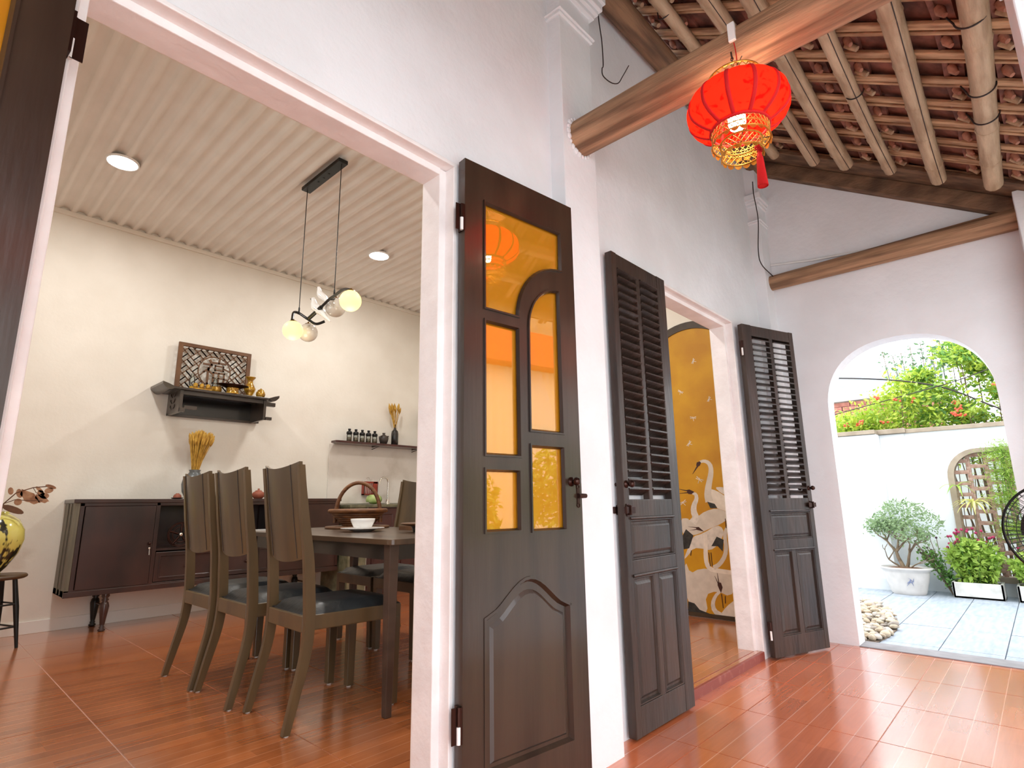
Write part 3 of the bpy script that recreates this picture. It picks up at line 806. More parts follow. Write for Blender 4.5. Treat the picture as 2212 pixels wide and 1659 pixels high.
# tape reel standing in the niche
rl = thing('reel', 'dark round spoked reel standing in the open niche of the sideboard', 'ornament', (1.60,5.17,ZD+.556))
b = B(); 
for r in (.095,.086,.060): b.tube([(r*cos(a),0,.098+r*sin(a)) for a in [i*2*pi/32 for i in range(32)]], .005, 8, closed=True)
for k in range(5): a = k*2*pi/5+.3; b.tube([(.02*cos(a),0,.098+.02*sin(a)),(.088*cos(a),0,.098+.088*sin(a))], .009, 6)
b.build('wheel', m_bronze, rl); B().sphere((0,-.006,.098),.016,12,sq=(1,.6,1)).build('hub', m_chrome, rl)
ZS = ZD+.935
m_clay = M('red_clay', (150,84,62), (132,70,50), scale=20, rough=.55)
def teacup(x, lb):
    t = thing('teacup', lb, 'cup', (x,5.14,ZS), group='clay teacups upside down on saucers')
    B().lathe([(.025,0),(.040,.004),(.044,.010),(.042,.011),(.0,.006)], n=20).build('saucer', m_bronze, t)
    B().lathe([(.030,.006),(.029,.022),(.022,.036),(.012,.040),(.013,.045),(0,.045)], n=20).build('cup', m_clay, t)
teacup(1.535,'overturned clay teacup on a saucer on the left part of the sideboard')
teacup(1.885,'overturned clay teacup on a saucer between the first two chair backs')
tp = thing('teapot', 'small red clay teapot standing on the sideboard', 'teapot', (2.19,5.15,ZS))
B().lathe([(.030,0),(.036,.003),(.050,.020),(.054,.038),(.046,.056),(.030,.064),(.0,.064)], n=24).build('body', m_clay, tp)
B().lathe([(.030,.064),(.026,.072),(.008,.076),(.010,.084),(.006,.090),(0,.090)], n=20).build('lid', m_clay, tp)
B().tube([(.048,0,.052),(.070,0,.056),(.078,0,.040),(.068,0,.022),(.048,0,.020)], .006, 8).build('handle', m_bronze, tp)
B().tube([(-.045,0,.030),(-.065,0,.042),(-.075,0,.060)], [.012,.008,.006], 8).build('spout', m_clay, tp)

def wheat(name, parent, zb_, H, R, n, rs, mat, lean=0, ear=.05, th=.0022):
    b = B()
    for i in range(n):
        a = rs.uniform(0,2*pi); k = rs.random()**.6; r = R*k; h = H*(1-.10*k*k)*(rs.uniform(.84,1.0))
        p0 = (r*.22*cos(a)+rs.uniform(-.006,.006), r*.22*sin(a)+rs.uniform(-.006,.006), zb_)
        p1 = (r*.55*cos(a)+lean*.3, r*.55*sin(a), zb_+h*.5); p2 = (r*cos(a)+lean, r*sin(a), zb_+h)
        d = (Vector(p2)-Vector(p1)).normalized(); p3 = Vector(p2)+d*ear
        b.tube([p0,p1,p2], th*.62, 4, cap=False)
        b.tube([p2, Vector(p2)+d*ear*.25, Vector(p2)+d*ear*.65, p3], [th, th*2.4, th*2.2, th*.4], 5, cap=False)
    o = b.build(name, mat, parent, fix=False); o['kind'] = 'stuff'; return o
m_wheat = M('golden_wheat', (216,174,76), (178,134,48), scale=30, rough=.7)
m_bvase = M('blue_grey_glaze', (96,104,106), (72,66,62), scale=8, rough=.3)
wv = thing('wheat_vase', 'blue-grey vase holding a full sheaf of golden wheat on the sideboard', 'vase', (1.665,5.20,ZS))
B().lathe([(.045,0),(.055,.006),(.082,.06),(.090,.12),(.080,.175),(.050,.205),(.038,.222),(.046,.238),(.042,.240),(.034,.224),(0,.10)], n=28).build('vase', m_bvase, wv)
wheat('wheat_sheaf', wv, .20, .31, .080, 190, random.Random(5), m_wheat, lean=.02, th=.0034, ear=.075)

# ---------------------------------------------------------------- wall altar
m_altar = M('altar_wood', (40,30,24), (64,50,40), scale=6, stretch=(.4,2,2), rough=.3, coat=.3)
m_fret = M('fretwork_wood', (112,74,40), (92,58,30), scale=8, rough=.5)
m_gold = M('gold_glaze', (196,152,44), (150,104,24), scale=30, rough=.18, coat=.5, metal=.35)
al = thing('wall_altar', 'dark wooden altar shelf with scrolled ends hanging on the back wall', 'altar', (1.815,5.45,1.69))
b = B(); zt_ = .205
b.box((-.40,-.335,zt_-.020),(.395,0,zt_)); b.build('top_board', m_altar, al, bev=.003)
for s, x in ((-1,-.40),(1,.395)):
    b = B(); P = []
    for i in range(13):
        u = i/12; P.append((x+s*(.085*u), zt_-.010+.050*u*u - (.02*u)))
    Q = [(p[0]+s*.0, p[1]-.010-.010*sin(pi*i/12)) for i, p in enumerate(P)]
    top_ = [(p[0], p[1]+.010+.014*sin(pi*i/12)) for i, p in enumerate(P)]
    b.prism(top_+Q[::-1], -.345, 0, 'xz'); b.build('scroll_end', m_altar, al)
b = B(); b.box((-.345,-.315,.0),(-.318,0,zt_-.018)); b.build('side_panel', m_altar, al, bev=.002)
b = B(); b.box((.355,-.315,.0),(.378,0,zt_-.018)); b.build('side_panel', m_altar, al, bev=.002)
for k in range(3):
    for s in (-1,1): B().tube([(-.346,-.15+s*.02,.04+k*.05),(-.347,-.15+s*.05,.055+k*.05),(-.346,-.15+s*.055,.075+k*.05)], .004, 5).build('carved_scroll', m_blackw, al)
b = B(); b.box((-.34,-.022,.0),(.37,0,zt_-.02)); b.build('back_board', m_blackw, al)
b = B(); b.box((-.345,-.04,-.002),(.378,0,.018)); b.box((-.34,-.30,.150),(.37,-.285,.186)); b.build('front_rail', m_altar, al, bev=.002)
for p_, q_ in (((-.30,-.30,.03),(-.20,-.285,.06)),((-.34,-.335,0),(-.30,-.30,.035)),((.378,-.33,.0),(.43,-.29,.028)),((.378,-.05,.0),(.43,-.01,.028)),((.37,-.32,.13),(.46,-.28,.165))): B().box(p_, q_).build('bracket', m_altar, al, bev=.002)
# fretwork screen with the character for luck, leaning on the wall
fw_ = thing('fretwork_screen', 'carved brown fretwork screen with a round luck character behind the gold vessels', 'screen', (1.8075,5.405,1.90), 0)
SW, SH = .628, .452
b = B(); b.prism(rrect(-SW/2,SW/2,.006,SH), -.014, .008, 'xz', [rrect(-SW/2+.036,SW/2-.036,.04,SH-.032)]); b.build('frame', m_fret, fw_, bev=.002)
b = B(); cxz = (0,.225); R0 = .138
def seg(a, c, w=.0088, d=(-.006,.002), clip=True):
    a = Vector(a); c = Vector(c); L_ = (c-a).length
    if L_ < 1e-6: return
    if clip:
        # clip against frame rectangle and outside of the central ring
        pts = [a.lerp(c, i/10) for i in range(11)]
        run = []
        for p in pts:
            ok = abs(p.x) < SW/2-.034 and .038 < p.y < SH-.030 and (p-Vector(cxz)).length > R0-.004
            if ok: run.append(p)
            else:
                if len(run) > 1: seg(run[0], run[-1], w, d, False)
                run = []
        if len(run) > 1: seg(run[0], run[-1], w, d, False)
        return
    t_ = (c-a).normalized(); nrm = Vector((-t_.y,t_.x))*w/2; a = a-t_*w/2; c = c+t_*w/2
    b.prism([tuple(a+nrm),tuple(a-nrm),tuple(c-nrm),tuple(c+nrm)][::-1], d[0], d[1], 'xz')
g_ = .0185; Rm = Matrix.Rotation(radians(45), 2)
def gp(i, j): v = Rm @ Vector((i*g_, j*g_)); return (v.x, v.y+.225)
for I in range(-9, 10):
    for J in range(-9, 10):
        ci, cj = I*4, J*4; p = gp(ci, cj)
        if abs(p[0]) > SW/2+.05 or abs(p[1]-.225) > .27: continue
        sg = 1 if (I+J) % 2 == 0 else -1
        for dx, dy in ((1,0),(0,1),(-1,0),(0,-1)):
            e1 = (ci+dx*2, cj+dy*2); px_, py_ = -dy*sg, dx*sg
            seg(gp(ci,cj), gp(*e1)); e2 = (e1[0]+px_*2, e1[1]+py_*2); seg(gp(*e1), gp(*e2))
b.build('key_fret', m_fret, fw_, fix=True)
b = B(); b.tube([(R0*cos(a), -.003, .225+R0*sin(a)) for a in [i*2*pi/40 for i in range(40)]], .005, 6, closed=True)
# strokes of the character
for pts, w in (([(-.045,.100),(-.030,.082)],.020),([(-.092,.062),(-.030,.062),(-.052,.022),(-.088,-.010)],.017),([(-.055,.030),(-.055,-.115)],.017),([(-.048,.005),(-.022,-.018)],.014),
               ([(-.012,.085),(.088,.085)],.016),([(.004,.058),(.004,.018),(.074,.018),(.074,.058),(.004,.058)],.012),
               ([(-.008,-.008),(-.008,-.105),(.086,-.105),(.086,-.008),(-.008,-.008)],.013),([(.039,-.008),(.039,-.105)],.011),([(-.008,-.056),(.086,-.056)],.011),
               ([(.030,.085),(.038,.125)],.012),([(-.055,-.115),(-.050,-.128)],.014),([(.074,.04),(.128,.02)],.010),([(-.088,-.010),(-.118,-.045)],.010),([(.086,-.06),(.118,-.06)],.010)):
    for i in range(len(pts)-1):
        seg((pts[i][0],pts[i][1]+.225), (pts[i+1][0],pts[i+1][1]+.225), w, (-.008,.003), False)
b.build('luck_character', m_fret, fw_)
ZA = 1.69+.205
def gold(name, x, y, prof, lb, cat, extra=None, n=22, mats=None, grp=None):
    t = thing(name, lb, cat, (x,y,ZA), group=grp)
    B().lathe(prof, n=n).build('body', mats or m_gold, t)
    if extra: extra(t)
    return t
gold('altar_vase', 2.075, 5.25, [(.030,0),(.036,.006),(.026,.020),(.045,.060),(.052,.085),(.038,.115),(.024,.140),(.024,.165),(.044,.190),(.047,.196),(.040,.196),(.02,.165),(0,.15)], 'golden glazed vase with a flared mouth at the right of the altar', 'vase')
def jlid(t): B().lathe([(.030,.062),(.026,.074),(.010,.082),(.006,.090),(0,.091)], n=18).build('lid', m_gold, t)
gold('altar_jar', 2.150, 5.18, [(.026,0),(.036,.012),(.042,.035),(.036,.056),(.030,.062),(0,.062)], 'small lidded golden jar at the right front of the altar', 'jar', jlid)
def fruit(t):
    B().lathe([(.050,.050),(.090,.066),(.135,.078),(.140,.083),(.130,.084),(0,.066)], n=16, sq=(1,.62)).build('dish', m_bronze, t)
gold('offering_dish', 1.895, 5.17, [(.058,0),(.063,.006),(.050,.016),(.048,.044),(.056,.054),(0,.054)], 'dark scalloped offering dish on a golden foot, centre of the altar', 'dish', fruit)
def sand(t):
    B().lathe([(.042,.052),(.0,.056)], n=18).build('ash', M('ash',(150,140,120),rough=.9), t)
gold('incense_bowl', 1.775, 5.22, [(.030,0),(.040,.008),(.046,.030),(.042,.052),(.044,.056)], 'golden incense bowl left of the offering dish', 'bowl', sand)
for k, x in enumerate((1.585,1.635,1.685)):
    def ccap(t): B().lathe([(.018,.034),(.014,.040),(.004,.046),(0,.047)], n=14).build('lid', m_gold, t)
    gold('offering_cup', x, 5.15, [(.014,0),(.018,.004),(.019,.030),(.018,.034),(0,.034)], ['small golden offering cup, left of three on the gold stand','small golden offering cup, middle of three on the gold stand','small golden offering cup, right of three on the gold stand'][k], 'cup', ccap, grp='golden offering cups')
tag(B().box((-.075,-.022,-.0),(.075,.022,.012)).build('cup_stand', m_gold, loc=(1.635,5.15,ZA-.0), bev=.002), 'low golden stand under the three offering cups', 'stand')
for o in D.objects:
    if o.name.startswith('offering_cup'): o.location.z = ZA+.012
def lampglass(x, y, lb):
    t = thing('oil_lamp', lb, 'lamp', (x,y,ZA))
    B().lathe([(.026,0),(.028,.006),(.014,.014),(.020,.050),(.0,.052)], n=18).build('base', m_gold, t)
    B().lathe([(.014,.052),(.024,.080),(.022,.110),(.012,.150),(.012,.165)], n=18).build('glass_chimney', m_clear, t)
lampglass(1.60, 5.30, 'small oil lamp with a glass chimney left on the altar')
lampglass(1.80, 5.33, 'small oil lamp with a glass chimney behind the incense bowl')

# ---------------------------------------------------------------- kitchen corner
m_marble = M('marble_slab', (232,226,218), (205,196,184), scale=3.5, rough=.06, detail=8, lo=.48, hi=.75, coat=.4)
m_green = M('green_marble', (92,96,74), (128,126,100), scale=12, rough=.2, detail=8)
m_cab = M('mahogany_cabinet', (74,26,20), (54,18,15), scale=5, stretch=(1,1,.3), rough=.25, coat=.3)
tag(B().box((3.02,5.436,.93),(4.288,5.449,1.552)).build('backsplash', m_marble, bev=.001), 'glossy pale marble backsplash behind the kitchen sink', 'backsplash')
kc = thing('kitchen_counter', 'kitchen counter with a green marble side and mahogany doors', 'counter', (3.00,5.45,ZD))
B().box((0,-.50,0),(.20,-.012,.845)).build('marble_pier', m_green, kc, bev=.002)
B().box((.20,-.47,.0),(1.285,-.012,.845)).build('cabinet_body', m_cab, kc)
for k in range(3):
    x0 = .215+k*.355; d = B().box((x0,-.488,.08),(x0+.345,-.47,.83)).build('cabinet_door', m_cab, kc, bev=.003)
    rb = B(); rim(rb, rrect(x0+.05,x0+.295,.13,.78), .012, -.488, -.496); rb.build('door_moulding', m_cab, d)
B().box((.196,-.492,.0),(.208,-.47,.845)).build('edge_strip', m_base, kc)
B().box((-.01,-.515,.845),(1.288,-.012,.872)).build('worktop', m_green, kc, bev=.003)
B().box((.55,-.42,.868),(1.05,-.10,.8745)).build('sink_basin', m_chrome, kc, bev=.002)
ZK = ZD+.872
fc = thing('faucet', 'chrome swan-neck faucet at the kitchen sink', 'faucet', (3.70,5.34,ZK))
B().lathe([(.024,0),(.026,.006),(.020,.012),(.022,.04),(.014,.055),(.012,.06)], n=18).build('base', m_chrome, fc)
P = [(0,0,.05),(0,0,.24)] + [(-.055+.055*cos(a), 0, .24+.055*sin(a)) for a in [radians(15*i) for i in range(1,12)]] + [(-.113,0,.215)]
B().tube(P, .0095, 12).build('spout', m_chrome, fc); B().tube([(0,-.01,.035),(-.015,-.045,.04)], .006, 8).build('lever', m_chrome, fc)
m_cabb = M('cabbage_green', (190,206,140), (140,170,84), scale=12, rough=.6)
cb = thing('cabbage', 'pale green cabbage lying on the counter left of the faucet', 'vegetable', (3.43,5.20,ZK))
b = B().sphere((0,0,.052),.058,18,sq=(1.25,1,.85)); b.build('head', m_cabb, cb)
for k in range(5):
    a = k*1.3; b = B(); N = 7; vs = []
    for i in range(N):
        for j in range(N):
            u, v = i/(N-1)*2-1, j/(N-1)*2-1; r = .064+.006*random.random()
            th = a+u*.7; ph = v*.7+.25; vs.append((r*1.28*cos(ph)*cos(th), r*1.05*cos(ph)*sin(th), .052+r*.9*sin(ph)))
    b.add(vs, [(i*N+j,(i+1)*N+j,(i+1)*N+j+1,i*N+j+1) for i in range(N-1) for j in range(N-1)],0,True); b.build('leaf', m_cabb, cb, fix=False)
hk = thing('utensil_rack', 'red openwork utensil holder hung on the backsplash', 'rack', (3.505,5.43,1.02))
m_redp = M('red_plastic', (150,52,34), rough=.4)
b = B(); b.box((-.085,-.055,0),(.085,-.001,.012)); b.box((-.085,-.055,.125),(.085,-.049,.145)); b.box((.03,-.055,0),(.085,-.049,.14))
for k in range(6): b.box((-.085+k*.021,-.055,0),(-.079+k*.021,-.049,.13))
b.box((-.085,-.055,0),(-.08,-.001,.145)); b.box((.08,-.055,0),(.085,-.001,.145)); b.build('holder', m_redp, hk)
b = B(); b.tube([(-.02+.028*cos(a),-.02,.150+.04*sin(a)) for a in [i*2*pi/16 for i in range(16)]], .003, 6, closed=True); b.tube([(.02,-.02,.13),(.035,-.02,.17)], .005, 6); b.build('whisk', m_chrome, hk)
ks = thing('wall_shelf', 'thin dark red wooden shelf above the marble backsplash', 'shelf', (2.985,5.45,1.552))
b = B(); b.prism([(0,-.19),(.02,-.205),(1.303,-.205),(1.303,-.002),(.10,-.002),(.0,-.10)], 0, .022, 'xy'); b.build('board', m_cab, ks, bev=.002)
for x in (.55,1.1): B().tube([(x,-.01,-.03),(x,-.16,-.006),(x,-.01,-.004)], .005, 6).build('bracket', m_black, ks)
ZW = 1.575
m_spice = M('spice', (170,150,120), (120,96,70), scale=20, rough=.8)
labs = ['first from the left','second from the left','middle one','second from the right','rightmost of the five']
for k in range(5):
    t = thing('spice_jar', 'small clear spice jar with black cap on the wall shelf, '+labs[k], 'jar', (3.183+.079*k,5.335,ZW), group='row of five spice jars')
    B().lathe([(.024,0),(.027,.003),(.027,.072),(.022,.080),(.021,.082)], n=16).build('glass', m_clear, t)
    B().lathe([(.0245,.004),(.0245,.05),(0,.052)], n=12).build('spice', m_spice, t)
    B().lathe([(.026,.078),(.031,.086),(.030,.104),(.022,.112),(.012,.114),(.012,.122),(.015,.126),(.015,.140),(0,.141)], n=16).build('cap', m_black, t)
jr = thing('clay_jar', 'dark squat clay jar with small lugs on the wall shelf', 'jar', (3.617,5.335,ZW))
m_dclay = M('dark_clay', (62,54,48), (44,38,34), scale=12, rough=.45)
B().lathe([(.030,0),(.036,.004),(.048,.040),(.054,.068),(.044,.092),(.022,.104),(.014,.112),(.014,.120),(.020,.128),(0,.128)], n=22).build('body', m_dclay, jr)
for k in range(4): a = k*pi/2+.5; B().sphere((.052*cos(a),.052*sin(a),.086),.010,8).build('lug', m_dclay, jr)
bt = thing('bottle_vase', 'tall black bottle holding a few golden wheat stems', 'vase', (3.765,5.335,ZW))
B().lathe([(.036,0),(.040,.004),(.041,.130),(.036,.160),(.016,.180),(.0135,.196),(.0135,.236),(.016,.238),(.0,.236)], n=22).build('bottle', m_blackw, bt)
wheat('wheat_stems', bt, .20, .21, .085, 16, random.Random(8), m_wheat, ear=.085, th=.0055)
ivy = thing('hanging_plant', 'green leaf tip of a hanging plant beside the door jamb', 'plant', (4.19,5.36,1.80))
m_leaf = M('green_leaf', (96,140,52), (60,104,34), scale=14, rough=.5)
b = B(); b.lathe([(.05,.12),(.06,.2),(.062,.21),(0,.20)], n=18); b.build('pot', m_white, ivy)
for k in range(9):
    a = k*.9; r = .05+.02*(k%3); z = .22-.035*k
    b = B(); x, y = r*cos(a)-.02, r*sin(a)*.6-.03
    b.add([(x,y,z),(x-.03,y-.02,z-.03),(x-.01,y-.03,z-.08),(x+.02,y-.01,z-.04)],[(0,1,2,3)]); b.tube([(x,y,z),(x*.3,y*.3,z+.03)],.002,4); b.build('leaf', m_leaf, ivy, fix=False)

# ---------------------------------------------------------------- stool with gourd vase (left edge)
st = thing('round_stool', 'small dark round-topped stool with turned legs at the left edge', 'stool', (.50,5.04,ZD))
m_stool = M('stool_wood', (96,72,42), (70,50,30), scale=8, rough=.4)
B().lathe([(.145,.428),(.158,.436),(.160,.446),(.152,.455),(0,.455)], n=32).build('seat', m_stool, st)
for k in range(4):
    a = radians(-25+90*k); B().tube([(.165*cos(a),.165*sin(a),0),(.13*cos(a),.13*sin(a),.25),(.10*cos(a),.10*sin(a),.432)], [.009,.016,.013], 10).build('leg', m_black, st)
for z in (.13,.27):
    for k in range(4):
        a = radians(-25+90*k); c = a+pi/2; r = .15-.05*z; B().tube([(r*cos(a),r*sin(a),z),(r*cos(c),r*sin(c),z)], .006, 6).build('stretcher', m_black, st)
m_gourd = M('marbled_yellow_glaze', (216,208,110), (34,34,22), scale=11, stretch=(1,1,.4), rough=.15, coat=.5, detail=3, lo=.57, hi=.60)
gv = thing('gourd_vase', 'round yellow vase with black streaks on the stool at the left edge', 'vase', (.46,5.03,ZD+.456))
B().lathe([(.055,0),(.060,.006),(.056,.016),(.085,.05),(.130,.13),(.152,.215),(.146,.28),(.112,.345),(.070,.375),(.052,.385),(.058,.40),(.050,.40),(0,.37)], n=36).build('body', m_gourd, gv)
m_dry = M('dried_leaf', (176,136,104), (132,88,60), scale=26, stretch=(1,1,1), rough=.7)
m_dry2 = M('brown_leaf', (110,72,44), (84,54,32), scale=18, rough=.6)
def leaf(cx, cz, w, h, ang, fan=False, mat=None, y=-.10):
    b = B(); N = 14; pts = []
    if fan:
        pts = [(0,0)] + [(w*cos(a)*(1+.06*sin(9*a)), h*sin(a)*(1+.06*sin(9*a))) for a in [radians(lerp(20,160,i/N)) for i in range(N+1)]]
    else:
        pts = [(w*cos(a), h*sin(a)) for a in [2*pi*i/N for i in range(N)]]
    ca, sa_ = cos(ang), sin(ang)
    P = [(cx+p[0]*ca-p[1]*sa_, cz+p[0]*sa_+p[1]*ca) for p in pts]
    b.prism(P, y-.0012, y+.0012, 'xz'); return b.build('dried_leaf', mat or m_dry, gv)
b = B(); b.tube([(.0,-.02,.36),(.01,-.06,.45),(.06,-.10,.52),(.14,-.10,.553),(.21,-.10,.562)], .0035, 6)
b.tube([(.01,-.06,.45),(.06,-.10,.475),(.13,-.10,.468),(.20,-.10,.47)], .0025, 6); b.tube([(.14,-.10,.553),(.16,-.10,.52),(.19,-.10,.50)], .002, 5)
b.build('dried_twig', m_dry2, gv)
leaf(.232,.560,.032,.012,-.35); leaf(.185,.515,.018,.024,.6); leaf(.205,.500,.026,.020,-.2); leaf(.225,.535,.024,.018,.3)
leaf(.175,.540,.010,.030,.8); leaf(.205,.500,.048,.046,2.6,True); leaf(.150,.515,.075,.062,2.45,True); leaf(.075,.515,.016,.030,.3); leaf(.075,.460,.020,.022,.2); leaf(.03,.53,.014,.024,.2)
leaf(.055,.412,.062,.020,-.42,mat=m_dry2,y=-.11)

# ================================================================== lights on the dining ceiling
m_led = EM('led_disc', (255,255,255), 12)
for k, (x, y, lb) in enumerate(((.727,4.35,'round white ceiling downlight on the left of the corrugated ceiling'),(2.83,4.36,'round white ceiling downlight right of the pendant cords'),
                     (.727,2.35,'added unseen ceiling downlight above the doorway side, left'),(2.83,2.35,'added unseen ceiling downlight above the doorway side, right'))):  # the doorway-side pair is unseen, added to light the room
    t = thing('downlight', lb, 'light', (x,y,ZC-.012), group='ceiling downlights')
    B().lathe([(.10,.014),(.10,.002),(.094,0),(.090,.001),(.088,.006)], n=32).build('housing', m_plastic, t)
    B().lathe([(.0885,.0015),(.05,-.002),(0,-.003)], n=32).build('diffuser', m_led, t)
    L_ = D.lights.new('downlight_lamp','AREA'); L_.shape = 'DISK'; L_.size = .17; L_.energy = 20; L_.color = (1,.97,.93)
    lo_ = D.objects.new('lamp', L_); COL.objects.link(lo_); lo_.parent = t; lo_.location = (0,0,-.012)

# pendant with four globes and two birds
pd = thing('pendant_lamp', 'black twig pendant lamp with four glass globes and two white birds over the table', 'lamp', (1.775,3.49,0))
P0 = Vector((1.775,3.49,0))
def rel(*p): return Vector(p)-P0
b = B(); b.box((-.035,-.27,ZC-.030),(.035,.27,ZC-.002))
b.build('ceiling_canopy', m_black, pd, bev=.003)
for y in (-.075,0,.075): B().lathe([(.006,ZC-.034),(.008,ZC-.031),(.008,ZC-.029)], (0,y,0), 10).build('screw', m_black, pd)
for y in (.245,-.244):
    B().tube([(0,y,ZC-.03),(0,y,2.315)], .0032, 6).build('cord', m_black, pd)
    B().tube([(0,y,2.32),(0,y,2.31),(0,y,2.285),(0,y,2.272)], [.003,.006,.006,.004], 8).build('cord_grip', m_black, pd)
G = [(1.70,3.652,2.107,.068,1),(1.86,3.748,2.147,.068,0),(1.86,3.376,2.245,.068,0),(1.72,2.944,2.143,.066,1)]
m_globe = M('white_glass_globe', (208,200,190), rough=.08, coat=.6)
m_globe_on = EM('lit_glass_globe', (255,226,130), 1.7)
def crv(pts, n=8):
    Q = []; P = [Vector(p) for p in pts]
    for i in range(len(P)-1):
        p0 = P[max(0,i-1)]; p1 = P[i]; p2 = P[i+1]; p3 = P[min(len(P)-1,i+2)]
        for k in range(n):
            t = k/n; Q.append(.5*((2*p1)+(p2-p0)*t+(2*p0-5*p1+4*p2-p3)*t*t+(3*p1-p0-3*p2+p3)*t**3))
    return Q+[P[-1]]
b = B()
b.tube([rel(1.775,3.575,2.195),rel(1.775,3.41,2.236)], .0135, 12)
b.build('spine', m_black, pd)
b = B(); b.tube(crv([rel(1.685,3.64,2.178),rel(1.73,3.72,2.262),rel(1.775,3.735,2.272),rel(1.80,3.65,2.215),rel(1.84,3.60,2.175),rel(1.885,3.56,2.195)]), .0095, 10); b.tube([rel(1.845,3.62,2.182),rel(1.86,3.70,2.212)], .006, 8); b.build('arm', m_black, pd)
b = B(); b.tube(crv([rel(1.775,3.41,2.236),rel(1.78,3.32,2.268),rel(1.775,3.246,2.272),rel(1.745,3.08,2.262),rel(1.72,2.95,2.216)]), .0095, 10); b.tube([rel(1.79,3.31,2.268),rel(1.86,3.36,2.305)], .006, 8); b.build('arm', m_black, pd)
for x, y, z, r, on in G:
    g = B().sphere((0,0,0), r, 28).build('glass_globe', m_globe_on if on else m_globe, pd, loc=rel(x,y,z))
    B().lathe([(.030,r*.90),(.024,r*1.0),(.010,r*1.06),(.008,r*1.2),(0,r*1.2)], n=18).build('globe_cap', m_brass, g)
    if on:
        L_ = D.lights.new('globe_lamp','POINT'); L_.energy = 1.8; L_.color = (1,.88,.66); L_.shadow_soft_size = .09
        lo_ = D.objects.new('lamp', L_); COL.objects.link(lo_); lo_.parent = pd; lo_.location = rel(x,y,z-.16)
def bird(p, a, s=1.0, tilt=.6):
    X = Matrix.Translation(rel(*p)) @ Matrix.Rotation(a,4,'Z') @ Matrix.Rotation(tilt,4,'Y') @ Matrix.Scale(s,4)
    b = B(); b.tube([(-.125,0,-.012),(-.09,0,-.008),(-.055,0,0),(-.02,0,.004),(.012,0,.006),(.034,0,.014),(.046,0,.026),(.056,0,.032),(.066,0,.030)],
                    [.003,.006,.012,.019,.020,.014,.0095,.009,.004], 14, X=X, flat=.9)
    b.tube([(.064,0,.030),(.080,0,.026)], [.005,.001], 8, mi=1, X=X)
    for s_ in (-1,1): b.tube([(.02,s_*.012,.008),(-.015,s_*.016,.009),(-.065,s_*.008,.0)], [.006,.009,.002], 8, X=X, flat=.6)
    return b.build('bird', [m_white, m_black], pd)
bird((1.80,3.47,2.335), radians(90), 1.35, -.54); bird((1.79,3.50,2.240), radians(92), 1.75, -.50)

